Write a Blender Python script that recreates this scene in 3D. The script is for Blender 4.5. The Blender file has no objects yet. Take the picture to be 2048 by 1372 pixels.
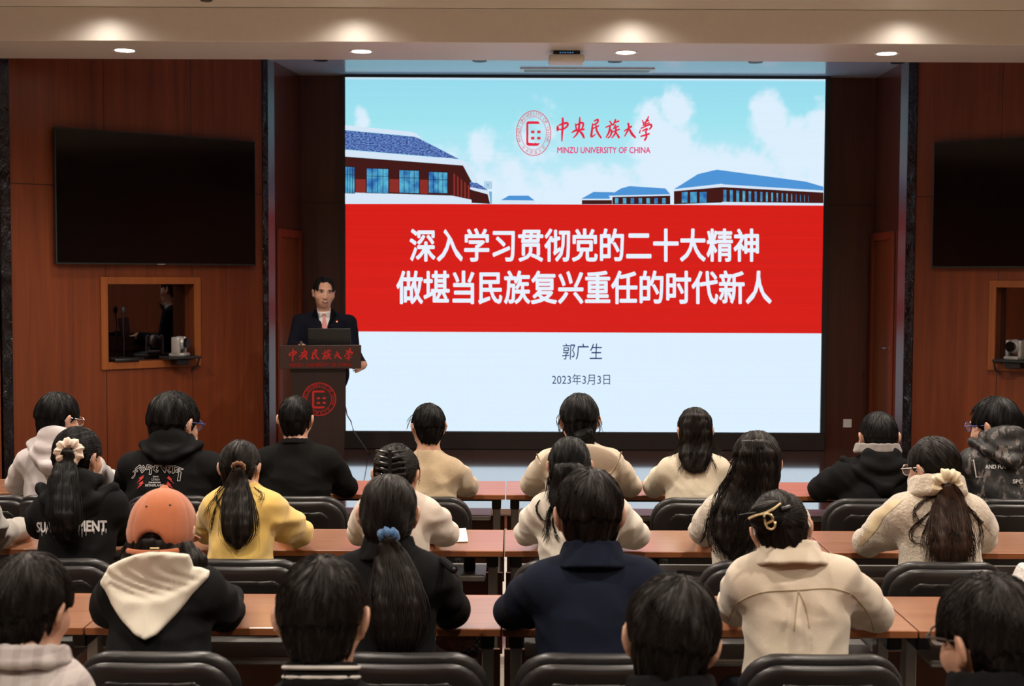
import bpy, bmesh, math, random
import numpy as np
from mathutils import Vector, Matrix
from mathutils.bvhtree import BVHTree

random.seed(7)
RNG = np.random.default_rng(11)
SC = bpy.context.scene
COL = SC.collection
PI = math.pi

# ------------------------------------------------------------------ camera, world, exposure
F_PX, W_PX, H_PX = 2700.0, 2048.0, 1372.0
CAM_Z = 1.89
PITCH, ROLL = math.atan(139.0 / F_PX), 0.0042
cam_data = bpy.data.cameras.new('camera')
cam_data.sensor_width = 36.0
cam_data.lens = 36.0 * F_PX / W_PX
cam_data.clip_start, cam_data.clip_end = 0.05, 100
cam_data.dof.use_dof = True
cam_data.dof.focus_distance = 6.6
cam_data.dof.aperture_fstop = 5.6
cam = bpy.data.objects.new('camera', cam_data)
COL.objects.link(cam)
cam.matrix_world = Matrix.Translation((0, 0, CAM_Z)) @ Matrix.Rotation(PI / 2 - PITCH, 4, 'X') @ Matrix.Rotation(ROLL, 4, 'Z')
SC.camera = cam
SC.view_settings.view_transform = 'Standard'
SC.view_settings.look = 'None'
SC.view_settings.gamma = 1.0
SC.view_settings.exposure = 0.0
SC.view_settings.use_curve_mapping = False
SC.cycles.use_denoising = True
SC.cycles.max_bounces = 8
SC.cycles.caustics_reflective = False
SC.cycles.caustics_refractive = False
SC.cycles.sample_clamp_indirect = 4.0
world = bpy.data.worlds.new('world')
SC.world = world
world.use_nodes = True
world.node_tree.nodes['Background'].inputs[0].default_value = (1.0, 0.85, 0.7, 1)
world.node_tree.nodes['Background'].inputs[1].default_value = 0.03

CEIL_Z = 3.83
WARM = (1.0, 0.89, 0.76)
def spot(x, y, z, power, angle=120, blend=0.7, aim=None, size=0.07, color=WARM):
    l = bpy.data.lights.new('ceiling_spot', 'SPOT')
    l.energy = power; l.color = color; l.spot_size = math.radians(angle); l.spot_blend = blend; l.shadow_soft_size = size
    o = bpy.data.objects.new('ceiling_spot', l); COL.objects.link(o)
    o.location = (x, y, z)
    if aim is not None:
        o.rotation_euler = (Vector(aim) - Vector((x, y, z))).to_track_quat('-Z', 'Y').to_euler()
    return o
# rows of ceiling downlights over the audience, and those in front of / inside the beam
for yy in (1.2, 3.4, 5.6, 7.6):
    for xx in (-3.6, -1.2, 1.2, 3.6):
        spot(xx, yy, CEIL_Z - 0.03, 205 if yy < 7 else 260, 125 if yy < 7 else 158, 0.8 if yy < 7 else 0.5)
BEAM_X = (-2.97, -1.16, 0.86, 2.855)
for xx in BEAM_X:
    spot(xx, 9.80, CEIL_Z - 0.015, 21, 158, 1.0, size=0.10)            # washes down the face of the beam
    spot(xx, 10.42, 3.565, 85, 95, 0.9)                  # in the beam's underside

_M = Matrix.Rotation(PI / 2 - PITCH, 3, 'X') @ Matrix.Rotation(ROLL, 3, 'Z')
CAMP = Vector((0, 0, CAM_Z))
def ray(px, py):
    return _M @ Vector(((px - W_PX / 2) / F_PX, -(py - H_PX / 2) / F_PX, -1.0))
def at(px, py, y):                    # the point of the place at distance y behind that spot of the photo
    v = ray(px, py); return CAMP + v * (y / v.y)
def at_z(px, py, z):
    v = ray(px, py); return CAMP + v * ((z - CAM_Z) / v.z)
def at_plane(px, py, p0, n):
    v = ray(px, py); p0 = Vector(p0); n = Vector(n)
    return CAMP + v * ((p0 - CAMP).dot(n) / v.dot(n))

# ------------------------------------------------------------------ materials
def srgb(r, g, b):
    f = lambda c: (c / 255 / 12.92) if c <= 10 else ((c / 255 + 0.055) / 1.055) ** 2.4
    return (f(r), f(g), f(b))
class NT:
    def __init__(s, name):
        s.m = bpy.data.materials.new(name); s.m.use_nodes = True
        s.t = s.m.node_tree; s.n = s.t.nodes; s.b = s.n['Principled BSDF']
    def new(s, typ, **kw):
        n = s.n.new(typ)
        for k, v in kw.items():
            if k in n.inputs: 
                s.set(n.inputs[k], v)
            else: setattr(n, k, v)
        return n
    def set(s, inp, v):
        if isinstance(v, bpy.types.NodeSocket): s.t.links.new(v, inp)
        else:
            if isinstance(v, (tuple, list)) and len(v) == 3 and inp.type == 'RGBA': v = (*v, 1)
            inp.default_value = v
    def bs(s, **kw):
        for k, v in kw.items(): s.set(s.b.inputs[k.replace('_', ' ')], v)
    def math(s, op, a, b=0.0, clamp=False):
        n = s.n.new('ShaderNodeMath'); n.operation = op; n.use_clamp = clamp
        s.set(n.inputs[0], a); s.set(n.inputs[1], b); return n.outputs[0]
    def coord(s, kind='Object', scale=(1, 1, 1), rot=(0, 0, 0)):
        c = s.n.new('ShaderNodeTexCoord'); m = s.n.new('ShaderNodeMapping')
        m.inputs['Scale'].default_value = scale; m.inputs['Rotation'].default_value = rot
        s.t.links.new(c.outputs[kind], m.inputs[0]); return m.outputs[0]
    def noise(s, vec, scale=5.0, detail=4.0, rough=0.55, dist=0.0):
        n = s.n.new('ShaderNodeTexNoise'); s.t.links.new(vec, n.inputs['Vector'])
        n.inputs['Scale'].default_value = scale; n.inputs['Detail'].default_value = detail
        n.inputs['Roughness'].default_value = rough; n.inputs['Distortion'].default_value = dist
        return n.outputs['Fac']
    def ramp(s, fac, stops):
        n = s.n.new('ShaderNodeValToRGB'); s.t.links.new(fac, n.inputs[0]); e = n.color_ramp.elements
        while len(e) < len(stops): e.new(0.5)
        for x, (p, c) in zip(e, stops): x.position = p; x.color = (*c, 1) if len(c) == 3 else c
        return n.outputs[0]
    def mix(s, fac, a, b, mode='MIX'):
        n = s.n.new('ShaderNodeMix'); n.data_type = 'RGBA'; n.blend_type = mode
        s.set(n.inputs[0], fac); s.set(n.inputs[6], a); s.set(n.inputs[7], b); return n.outputs[2]
    def bump(s, h, strength=0.3, dist=0.01):
        n = s.n.new('ShaderNodeBump'); n.inputs['Strength'].default_value = strength; n.inputs['Distance'].default_value = dist
        s.t.links.new(h, n.inputs['Height']); s.t.links.new(n.outputs[0], s.b.inputs['Normal'])
    def sep(s, vec):
        n = s.n.new('ShaderNodeSeparateXYZ'); s.t.links.new(vec, n.inputs[0]); return n.outputs

def plain(name, col, rough=0.5, metal=0.0, spec=0.5, var=0.08, coat=0.0):
    t = NT(name); v = t.coord(); f = t.noise(v, 14, 3)
    t.bs(Base_Color=t.ramp(f, [(0.3, tuple(c * (1 - var) for c in col)), (0.7, tuple(min(1, c * (1 + var)) for c in col))]),
         Roughness=rough, Metallic=metal, Specular_IOR_Level=spec, Coat_Weight=coat)
    return t.m
def emissive(name, col, strength=1.0, sample=False):
    t = NT(name); t.bs(Base_Color=(0, 0, 0), Roughness=0.6, Specular_IOR_Level=0.1, Emission_Color=col, Emission_Strength=strength)
    if not sample: t.m.cycles.emission_sampling = 'NONE'
    return t.m
def cloth_mat(name, col, scale=260, bump=0.25, rough=0.9, var=0.12, fuzzy=0.3, dist=0.002):
    t = NT(name); v = t.coord(); f = t.noise(v, 9, 4); g = t.noise(v, scale, 2)
    c = t.ramp(f, [(0.3, tuple(x * (1 - var) for x in col)), (0.7, tuple(min(1, x * (1 + var)) for x in col))])
    t.bs(Base_Color=t.mix(t.math('MULTIPLY', g, 0.35), c, tuple(x * 0.7 for x in col)), Roughness=rough, Specular_IOR_Level=0.2 if max(col) > 0.1 else 0.08, Sheen_Weight=fuzzy if max(col) > 0.1 else 0.0, Sheen_Roughness=0.6)
    t.bump(g, bump, dist)
    return t.m
def wood_mat(name, dark, light, axis=2, rough=0.35, coat=0.0, coat_rough=0.15, lines=None, scale=1.0, spec=0.5):
    """long grain along the given object axis; lines = (period_u, offset_u, axis_u, [heights]) for panel joints"""
    t = NT(name); sc = [16.0 * scale] * 3; sc[axis] = 0.7 * scale
    v = t.coord('Object', sc); f = t.noise(v, 1.0, 6, 0.62, 0.6)
    sc2 = [3.0 * scale] * 3; sc2[axis] = 0.25 * scale
    g = t.noise(t.coord('Object', sc2), 1.0, 3, 0.5, 0.3)
    sc3 = [90.0 * scale] * 3; sc3[axis] = 2.0 * scale
    h = t.noise(t.coord('Object', sc3), 1.0, 3)
    fac = t.math('ADD', t.math('MULTIPLY', f, 0.55), t.math('ADD', t.math('MULTIPLY', g, 0.35), t.math('MULTIPLY', h, 0.15)))
    c = t.ramp(fac, [(0.36, dark), (0.68, light)])
    if lines:
        per, off, ax, hs = lines
        xyz = t.sep(t.coord())
        m = None
        if per:
            u = t.math('FRACT', t.math('DIVIDE', t.math('ADD', xyz[ax], off), per))
            m = t.math('LESS_THAN', u, 0.006 / per)
        for z in hs:
            k = t.math('LESS_THAN', t.math('ABSOLUTE', t.math('SUBTRACT', xyz[2], z)), 0.004)
            m = k if m is None else t.math('MAXIMUM', m, k)
        c = t.mix(m, c, tuple(x * 0.15 for x in dark))
    t.bs(Base_Color=c, Roughness=rough, Coat_Weight=coat, Coat_Roughness=coat_rough, Coat_IOR=1.8, Specular_IOR_Level=spec)
    return t.m

M = {}
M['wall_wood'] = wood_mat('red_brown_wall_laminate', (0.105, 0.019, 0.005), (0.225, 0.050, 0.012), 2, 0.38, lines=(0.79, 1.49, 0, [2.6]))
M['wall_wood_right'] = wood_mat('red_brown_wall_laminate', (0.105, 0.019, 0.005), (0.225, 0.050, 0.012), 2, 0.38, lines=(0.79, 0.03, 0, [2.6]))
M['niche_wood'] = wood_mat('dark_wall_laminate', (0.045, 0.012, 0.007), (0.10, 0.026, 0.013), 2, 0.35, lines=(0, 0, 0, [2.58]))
M['frame_wood'] = wood_mat('orange_frame_wood', (0.20, 0.052, 0.010), (0.33, 0.095, 0.02), 2, 0.4)
M['door_wood'] = wood_mat('door_wood', (0.13, 0.035, 0.010), (0.22, 0.062, 0.015), 2, 0.35)
M['door_trim'] = wood_mat('door_trim_wood', (0.17, 0.03, 0.012), (0.26, 0.05, 0.018), 2, 0.35)
M['desk_wood'] = wood_mat('desk_laminate', (0.28, 0.120, 0.065), (0.41, 0.195, 0.112), 0, 0.3, scale=1.3, coat=1.0, coat_rough=0.2)
M['desk_edge'] = wood_mat('desk_edge_band', (0.26, 0.085, 0.03), (0.36, 0.125, 0.045), 0, 0.4)
M['panel_wood'] = wood_mat('modesty_panel_wood', (0.085, 0.022, 0.010), (0.14, 0.038, 0.016), 0, 0.45)
M['lectern_wood'] = wood_mat('lectern_wood', (0.012, 0.0045, 0.004), (0.022, 0.008, 0.006), 2, 0.4)
M['paint'] = plain('white_ceiling_paint', (0.72, 0.68, 0.64), 0.42, var=0.02)
M['stage_glow_paint'] = plain('blue_glow_ceiling_paint', (0.50, 0.61, 0.80), 0.18, var=0.02)  # white ceiling tinted blue: the LED wall's glow put into the colour
M['black'] = plain('matte_black', (0.012, 0.012, 0.013), 0.5)
M['black_gloss'] = plain('glossy_black', (0.004, 0.004, 0.005), 0.12, spec=0.5)
M['tv_glass'] = plain('television_glass', (0.003, 0.003, 0.0035), 0.08, spec=0.35)
M['leather'] = plain('black_leather', (0.017, 0.016, 0.017), 0.38, spec=0.45)
M['plastic'] = plain('black_plastic', (0.010, 0.010, 0.011), 0.35)
M['metal'] = plain('grey_painted_steel', (0.42, 0.41, 0.40), 0.35, metal=0.4)
M['steel'] = plain('bright_steel', (0.55, 0.54, 0.52), 0.25, metal=1.0)
M['gold'] = plain('pale_gold_metal', (0.83, 0.68, 0.40), 0.25, metal=0.85)
M['white'] = plain('white_plastic', (0.72, 0.71, 0.68), 0.4)
M['mask'] = plain('white_mask_cloth', (0.62, 0.64, 0.68), 0.8)
M['paper'] = plain('note_paper', (0.80, 0.76, 0.62), 0.8)
t = NT('dark_mirror_strip'); v = t.coord('Object', (6, 6, 3)); t.bs(Base_Color=(0.05, 0.052, 0.06), Metallic=0.9, Roughness=0.12); t.bump(t.noise(v, 2.0, 4, 0.6, 1.2), 0.8, 0.03); M['mirror'] = t.m
t = NT('floor_tile'); xyz = t.sep(t.coord()); f = t.noise(t.coord(), 6, 5)
gx = t.math('LESS_THAN', t.math('FRACT', t.math('DIVIDE', xyz[0], 0.8)), 0.006); gy = t.math('LESS_THAN', t.math('FRACT', t.math('DIVIDE', xyz[1], 0.8)), 0.006)
t.bs(Base_Color=t.mix(t.math('MAXIMUM', gx, gy), t.ramp(f, [(0.3, (0.50, 0.44, 0.35)), (0.7, (0.60, 0.54, 0.44))]), (0.2, 0.17, 0.13)), Roughness=0.18); M['tile'] = t.m
# stage floor: dark planks with narrow pale joints
t = NT('stage_plank'); co = t.coord()
br = t.new('ShaderNodeTexBrick', offset=0.37, squash=1.0); t.t.links.new(co, br.inputs['Vector'])
for k, vv in (('Scale', 1.0), ('Mortar Size', 0.004), ('Brick Width', 1.1), ('Row Height', 0.125), ('Mortar Smooth', 0.1)): br.inputs[k].default_value = vv
br.inputs['Color1'].default_value = (0.115, 0.030, 0.018, 1); br.inputs['Color2'].default_value = (0.085, 0.022, 0.014, 1); br.inputs['Mortar'].default_value = (0.05, 0.02, 0.02, 1)
f = t.noise(t.coord('Object', (1.5, 30, 1)), 1.0, 5)
t.bs(Base_Color=t.mix(t.math('MULTIPLY', f, 0.5), br.outputs['Color'], (0.05, 0.014, 0.010)), Roughness=0.12, Specular_IOR_Level=0.6, Coat_Weight=1.0, Coat_Roughness=0.06, Coat_IOR=2.2)
t.bump(br.outputs['Fac'], 0.4, -0.002); M['stage'] = t.m
t = NT('skin'); f = t.noise(t.coord(), 18, 4)
t.bs(Base_Color=t.ramp(f, [(0.3, (0.54, 0.29, 0.20)), (0.7, (0.62, 0.36, 0.26))]), Roughness=0.5, Subsurface_Weight=0.12, Subsurface_Scale=0.02, Subsurface_Radius=(1.0, 0.35, 0.2)); M['skin'] = t.m
def hair_mat(name, a, b, rough=0.52):
    t = NT(name); f = t.noise(t.coord('Object', (60, 60, 6)), 1.0, 4)
    t.bs(Base_Color=t.ramp(f, [(0.3, a), (0.7, b)]), Roughness=rough, Specular_IOR_Level=0.2)
    return t.m
M['hair_black'] = hair_mat('black_hair', (0.0035, 0.0033, 0.0036), (0.008, 0.007, 0.007))
M['hair_dark'] = hair_mat('dark_brown_hair', (0.006, 0.0042, 0.0036), (0.015, 0.010, 0.008))
M['hair_brown'] = hair_mat('brown_hair', (0.016, 0.008, 0.005), (0.042, 0.019, 0.011))

# ------------------------------------------------------------------ object helpers
def link_mesh(name, me, mat=None, parent=None, loc=None):
    o = bpy.data.objects.new(name, me); COL.objects.link(o)
    if mat is not None: me.materials.append(mat)
    if parent is not None: o.parent = parent
    if loc is not None: o.location = loc
    return o
def tag(o, label=None, cat=None, group=None, kind=None):
    if label: o['label'] = label
    if cat: o['category'] = cat
    if group: o['group'] = group
    if kind: o['kind'] = kind
    return o
def empty(name, loc, label=None, cat=None, group=None, rz=0.0):
    o = bpy.data.objects.new(name, None); COL.objects.link(o); o.location = loc; o.rotation_euler = (0, 0, rz); o.empty_display_size = 0.1
    return tag(o, label, cat, group)
def to_mesh(name, verts, faces, smooth=False):
    me = bpy.data.meshes.new(name); me.from_pydata([tuple(v) for v in verts], [], faces); me.update()
    if smooth: me.polygons.foreach_set('use_smooth', [True] * len(me.polygons))
    return me
class MB:
    """collects shapes into one mesh"""
    def __init__(s): s.bm = bmesh.new()
    def box(s, lo, hi, bevel=0.0, seg=2, mat=None):
        lo, hi = Vector(lo), Vector(hi)
        r = bmesh.ops.create_cube(s.bm, size=1.0)['verts']
        c, d = (lo + hi) / 2, hi - lo
        for v in r:
            v.co = Vector((v.co.x * d.x, v.co.y * d.y, v.co.z * d.z)) + c
            if mat is not None: v.co = mat @ v.co
        if bevel > 0:
            es = list({e for v in r for e in v.link_edges})
            bmesh.ops.bevel(s.bm, geom=es, offset=bevel, segments=seg, profile=0.5, affect='EDGES')
        return s
    def cyl(s, a, b, r1, r2=None, seg=16, caps=True):
        a, b = Vector(a), Vector(b); r2 = r1 if r2 is None else r2
        d = b - a; q = d.to_track_quat('Z', 'Y').to_matrix()
        A = [s.bm.verts.new(a + q @ Vector((math.cos(2 * PI * i / seg) * r1, math.sin(2 * PI * i / seg) * r1, 0))) for i in range(seg)]
        B = [s.bm.verts.new(b + q @ Vector((math.cos(2 * PI * i / seg) * r2, math.sin(2 * PI * i / seg) * r2, 0))) for i in range(seg)]
        for i in range(seg):
            j = (i + 1) % seg; s.bm.faces.new((A[i], A[j], B[j], B[i]))
        if caps: s.bm.faces.new(A[::-1]); s.bm.faces.new(B)
        return s
    def tube(s, pts, r, seg=8, closed=False):
        pts = [Vector(p) for p in pts]; n = len(pts); rings = []
        for i, p in enumerate(pts):
            if closed: d = pts[(i + 1) % n] - pts[i - 1]
            else: d = pts[min(i + 1, n - 1)] - pts[max(i - 1, 0)]
            q = d.to_track_quat('Z', 'Y').to_matrix(); rr = r[i] if isinstance(r, (list, tuple)) else r
            rings.append([s.bm.verts.new(p + q @ Vector((math.cos(2 * PI * k / seg) * rr, math.sin(2 * PI * k / seg) * rr, 0))) for k in range(seg)])
        for i in range(n if closed else n - 1):
            A, B = rings[i], rings[(i + 1) % n]
            for k in range(seg):
                j = (k + 1) % seg; s.bm.faces.new((A[k], A[j], B[j], B[k]))
        if not closed: s.bm.faces.new(rings[0][::-1]); s.bm.faces.new(rings[-1])
        return s
    def prism(s, poly, lo, hi, axis=1):
        """polygon in the two other axes, extruded along axis from lo to hi"""
        def mk(p, t):
            l = [p[0], p[1]]; l.insert(axis, t); return s.bm.verts.new(l)
        A = [mk(p, lo) for p in poly]; B = [mk(p, hi) for p in poly]; n = len(poly)
        s.bm.faces.new(A); s.bm.faces.new(B[::-1])
        for i in range(n):
            j = (i + 1) % n; s.bm.faces.new((A[j], A[i], B[i], B[j]))
        return s
    def poly(s, pts):
        s.bm.faces.new([s.bm.verts.new(p) for p in pts]); return s
    def sphere(s, c, r, seg=16, rings=10):
        r = Vector(r) if not isinstance(r, (int, float)) else Vector((r, r, r))
        vs = bmesh.ops.create_uvsphere(s.bm, u_segments=seg, v_segments=rings, radius=1.0)['verts']
        for v in vs: v.co = Vector((v.co.x * r.x, v.co.y * r.y, v.co.z * r.z)) + Vector(c)
        return s
    def lathe(s, prof, c=(0, 0, 0), seg=24):
        c = Vector(c); rings = [[s.bm.verts.new(c + Vector((r * math.cos(2 * PI * k / seg), r * math.sin(2 * PI * k / seg), z))) for k in range(seg)] for r, z in prof]
        for A, B in zip(rings, rings[1:]):
            for k in range(seg):
                j = (k + 1) % seg; s.bm.faces.new((A[k], A[j], B[j], B[k]))
        s.bm.faces.new(rings[0][::-1]); s.bm.faces.new(rings[-1]); return s
    def xf(s, m):
        s.bm.transform(m); return s
    def build(s, name, mat, parent=None, loc=None, smooth=False, angle=None):
        bmesh.ops.recalc_face_normals(s.bm, faces=s.bm.faces)
        me = bpy.data.meshes.new(name); s.bm.to_mesh(me); s.bm.free()
        if smooth:
            me.polygons.foreach_set('use_smooth', [True] * len(me.polygons))
            try: me.set_sharp_from_angle(angle=angle or math.radians(40))
            except Exception: pass
        return link_mesh(name, me, mat, parent, loc)
def dup(root, loc, label=None, group=None, rz=None):
    r = root.copy(); COL.objects.link(r); r.location = loc
    if rz is not None: r.rotation_euler = (0, 0, rz)
    if label: r['label'] = label
    if group: r['group'] = group
    for ch in list(root.children):
        c = ch.copy(); COL.objects.link(c); c.parent = r
        for g in ch.children:
            d = g.copy(); COL.objects.link(d); d.parent = c
    return r
def structure(o): o['kind'] = 'structure'; return o
# ------------------------------------------------------------------ the room
STAGE_Z, EDGE_Y = 0.15, 9.93
A0 = Vector((-2.28, 12.35, 0)); B0 = Vector((3.66, 12.30, 0))
PHI = math.radians(39)
ML = Matrix.Translation(A0) @ Matrix.Rotation(PHI, 4, 'Z')        # local x runs along the wall towards the stage, local y into the wall
MR = Matrix.Translation(B0) @ Matrix.Rotation(-PHI, 4, 'Z')
NL = (ML.to_3x3() @ Vector((0, 1, 0))); NR = (MR.to_3x3() @ Vector((0, 1, 0)))
def on_left(px, py): return ML.inverted() @ at_plane(px, py, A0, NL)
def on_right(px, py): return MR.inverted() @ at_plane(px, py, B0, NR)

structure(MB().box((-6, -1.6, -0.1), (6, 14.6, 0)).build('floor', M['tile']))
structure(MB().box((-6, -1.6, CEIL_Z), (6, 14.6, CEIL_Z + 0.1)).build('ceiling', M['paint']))
structure(MB().box((-2.7, 10.835, CEIL_Z - 0.004), (4.2, 13.39, CEIL_Z - 0.001)).build('ceiling_stage', M['stage_glow_paint']))
structure(MB().box((-6, 10.0, 3.58), (6, 10.83, CEIL_Z - 0.002), 0.004, 1).build('ceiling_beam', M['paint']))
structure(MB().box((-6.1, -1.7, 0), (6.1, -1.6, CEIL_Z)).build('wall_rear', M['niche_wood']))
structure(MB().box((-6.1, -1.6, 0), (-6, 14.6, CEIL_Z)).build('wall_left', M['wall_wood']))
structure(MB().box((6, -1.6, 0), (6.1, 14.6, CEIL_Z)).build('wall_right', M['wall_wood']))
def wall_with_hole(x0, x1, hx0, hx1, hz0, hz1, th=0.14):
    m = MB(); m.box((x0, 0, 0), (hx0, th, CEIL_Z)); m.box((hx1, 0, 0), (x1, th, CEIL_Z))
    m.box((hx0, 0, 0), (hx1, th, hz0)); m.box((hx0, 0, hz1), (hx1, th, CEIL_Z)); return m
wl = [on_left(*p) for p in ((214.7, 569), (387, 568), (214.7, 726), (387, 717))]
LX0, LX1, LZ0, LZ1 = (wl[0].x + wl[2].x) / 2, (wl[1].x + wl[3].x) / 2, (wl[2].z + wl[3].z) / 2, (wl[0].z + wl[1].z) / 2
LOUT = on_left(22, 500).x
o = structure(wall_with_hole(LOUT, 0, LX0, LX1, LZ0, LZ1).build('wall_front_left', M['wall_wood'])); o.matrix_world = ML
wr0, wr1 = on_right(1994, 575), on_right(1994, 727)
RX0, RZ1, RZ0 = wr0.x, wr0.z, wr1.z
RX1 = RX0 + (LX1 - LX0)
o = structure(wall_with_hole(0, 3.2, RX0, RX1, RZ0, RZ1).build('wall_front_right', M['wall_wood_right'])); o.matrix_world = MR
# walls of the recess beyond the outer strip
eo = ML @ Vector((LOUT - 0.10, 0, 0))
structure(MB().box((-6, 13.9, 0), (eo.x, 14.0, CEIL_Z)).build('wall_far_left', M['wall_wood']))
o = structure(MB().box((LOUT - 0.13, 0.0, 0), (LOUT - 0.10, 2.5, CEIL_Z)).build('wall_return_left', M['wall_wood'])); o.matrix_world = ML
# mirror strips beside the stage opening and at the outer end
for nm, mw, a, b in (('trim_1', ML, 0.0, 0.058), ('trim_2', MR, -0.088, 0.0), ('trim_3', ML, LOUT - 0.085, LOUT)):
    o = structure(MB().box((a, -0.012, 0), (b, 0.05, CEIL_Z - 0.003), 0.004, 1).build(nm, M['mirror'])); o.matrix_world = mw
# the stage recess
NLa = (ML @ Vector((0.058, 0.02, 0))).to_2d(); NLb = Vector((-2.09, 13.40)); NRa = (MR @ Vector((-0.088, 0.02, 0))).to_2d(); NRb = Vector((3.57, 13.40))
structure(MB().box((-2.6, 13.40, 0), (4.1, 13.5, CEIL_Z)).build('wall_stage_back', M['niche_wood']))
def side_wall(name, p, q, flip):
    d = q - p; L = d.length; a = math.atan2(d.y, d.x); s = 1 if flip else -1
    o = structure(MB().box((0, min(0, s * 0.08), 0), (L, max(0, s * 0.08), CEIL_Z)).build(name, M['niche_wood'])); o.matrix_world = Matrix.Translation((p.x, p.y, 0)) @ Matrix.Rotation(a, 4, 'Z'); return o, L
# bevelled polished strips at the mouth of the recess
M['polished'] = wood_mat('polished_red_wood', (0.075, 0.014, 0.012), (0.12, 0.022, 0.018), 2, 0.32, coat=0.45, coat_rough=0.25)
def bevel_strip(name, p, q):
    d = q - p; n = Vector((-d.y, d.x)).normalized() * 0.02
    if (n.x > 0) == (p.x < 0): n = -n
    m = MB(); m.prism([(p.x, p.y), (q.x, q.y), (q.x + n.x, q.y + n.y), (p.x + n.x, p.y + n.y)], 0, CEIL_Z - 0.004, 2); structure(m.build(name, M['polished']))
qL = NLa + Vector((0.052, 0.110)); qR = NRa + Vector((-0.046, 0.115))
bevel_strip('trim_4', NLa, qL); bevel_strip('trim_5', NRa, qR); NLa, NRa = qL, qR
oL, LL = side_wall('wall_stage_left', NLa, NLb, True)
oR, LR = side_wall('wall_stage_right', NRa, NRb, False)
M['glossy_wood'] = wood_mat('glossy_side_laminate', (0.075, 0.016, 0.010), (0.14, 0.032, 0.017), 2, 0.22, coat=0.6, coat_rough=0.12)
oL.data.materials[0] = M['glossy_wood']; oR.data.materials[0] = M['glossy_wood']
def door(name, wall, u0, u1, top, s):
    """door leaf and trim on a side wall of the recess, s = side the trim stands out to"""
    e = empty(name, (0, 0, 0)); e.matrix_world = wall.matrix_world.copy(); e['kind'] = 'structure'
    w = 0.075; lo, hi = (0, s * 0.03) if s > 0 else (s * 0.03, 0)
    m = MB()
    m.box((u0, lo, STAGE_Z), (u0 + w, hi, top), 0.004, 1); m.box((u1 - w, lo, STAGE_Z), (u1, hi, top), 0.004, 1); m.box((u0 + w, lo, top - w), (u1 - w, hi, top), 0.004, 1)
    m.build('door_frame', M['door_trim'], e)
    lf = MB().box((u0 + w, min(0, s * 0.008), STAGE_Z), (u1 - w, max(0, s * 0.008), top - w)).build('door_leaf', M['door_wood'], e)
    h = MB().cyl((u0 + w + 0.07, s * 0.008, 1.2), (u0 + w + 0.07, s * 0.06, 1.2), 0.012).cyl((u0 + w + 0.07, s * 0.055, 1.2), (u0 + w + 0.19, s * 0.055, 1.2), 0.01).build('door_handle', M['steel'], lf)
door('door_1', oL, 0.05, LL - 0.06, 2.30, -1)
door('door_2', oR, 0.10, LR - 0.03, 2.30, 1)
# stage platform
structure(MB().box((-5.9, EDGE_Y, 0), (5.9, 14.0, STAGE_Z - 0.03)).build('stage_base_structure', M['panel_wood']))
structure(MB().box((-5.9, EDGE_Y - 0.02, STAGE_Z - 0.045), (5.9, 14.0, STAGE_Z), 0.004, 1).build('stage_floor', M['stage']))

# booth windows in the angled walls (frame, reveal, pane, dark booth behind)
def glass():
    t = NT('booth_window_pane'); n = t.n
    tr = n.new('ShaderNodeBsdfTransparent'); tr.inputs[0].default_value = (0.75, 0.7, 0.7, 1)
    gl = n.new('ShaderNodeBsdfGlossy'); gl.inputs['Roughness'].default_value = 0.015; gl.inputs['Color'].default_value = (0.9, 0.9, 0.95, 1)
    mx = n.new('ShaderNodeMixShader'); mx.inputs[0].default_value = 0.16
    t.t.links.new(tr.outputs[0], mx.inputs[1]); t.t.links.new(gl.outputs[0], mx.inputs[2]); t.t.links.new(mx.outputs[0], n['Material Output'].inputs[0])
    return t.m
M['pane'] = glass()
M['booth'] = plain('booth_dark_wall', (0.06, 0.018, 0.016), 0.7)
def booth_window(name, mw, x0, x1, z0, z1, fw=0.062, tilt=0.0):
    e = empty(name, (0, 0, 0)); e.matrix_world = mw; e['kind'] = 'structure'
    m = MB(); y0, y1 = -0.022, 0.0
    m.box((x0 - fw, y0, z0 - fw), (x0, y1, z1 + fw), 0.003, 1); m.box((x1, y0, z0 - fw), (x1 + fw, y1, z1 + fw), 0.003, 1)
    m.box((x0, y0, z1), (x1, y1, z1 + fw), 0.003, 1); m.box((x0, y0, z0 - fw), (x1, y1, z0), 0.003, 1)
    m.build('window_frame', M['frame_wood'], e)
    m = MB(); D = 0.20
    m.box((x0 - 0.02, 0.0, z0 - 0.02), (x0 - 0.001, D, z1 + 0.02)); m.box((x1 + 0.001, 0, z0 - 0.02), (x1 + 0.02, D, z1 + 0.02))
    m.box((x0, 0, z0 - 0.02), (x1, D, z0 - 0.001)); m.box((x0, 0, z1 + 0.001), (x1, D, z1 + 0.02))
    m.build('window_reveal', M['frame_wood'], e)
    p = MB().box((-(x1 - x0) / 2, -0.003, z0), ((x1 - x0) / 2, 0.003, z1)).build('window_pane', M['pane'], e)
    p.location = ((x0 + x1) / 2, 0.115, 0); p.rotation_euler = (0, 0, tilt)
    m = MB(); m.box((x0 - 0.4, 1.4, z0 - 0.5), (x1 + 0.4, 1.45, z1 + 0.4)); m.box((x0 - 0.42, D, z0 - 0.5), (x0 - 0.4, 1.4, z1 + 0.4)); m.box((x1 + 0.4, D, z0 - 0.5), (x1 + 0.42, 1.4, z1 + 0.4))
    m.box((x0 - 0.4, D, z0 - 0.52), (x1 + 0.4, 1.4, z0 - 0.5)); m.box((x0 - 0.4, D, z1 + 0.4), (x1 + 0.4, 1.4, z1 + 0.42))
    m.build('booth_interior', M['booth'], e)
booth_window('window_1', ML, LX0, LX1, LZ0, LZ1, tilt=math.radians(6.2))
booth_window('window_2', MR, RX0, RX1, RZ0, RZ1)

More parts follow.
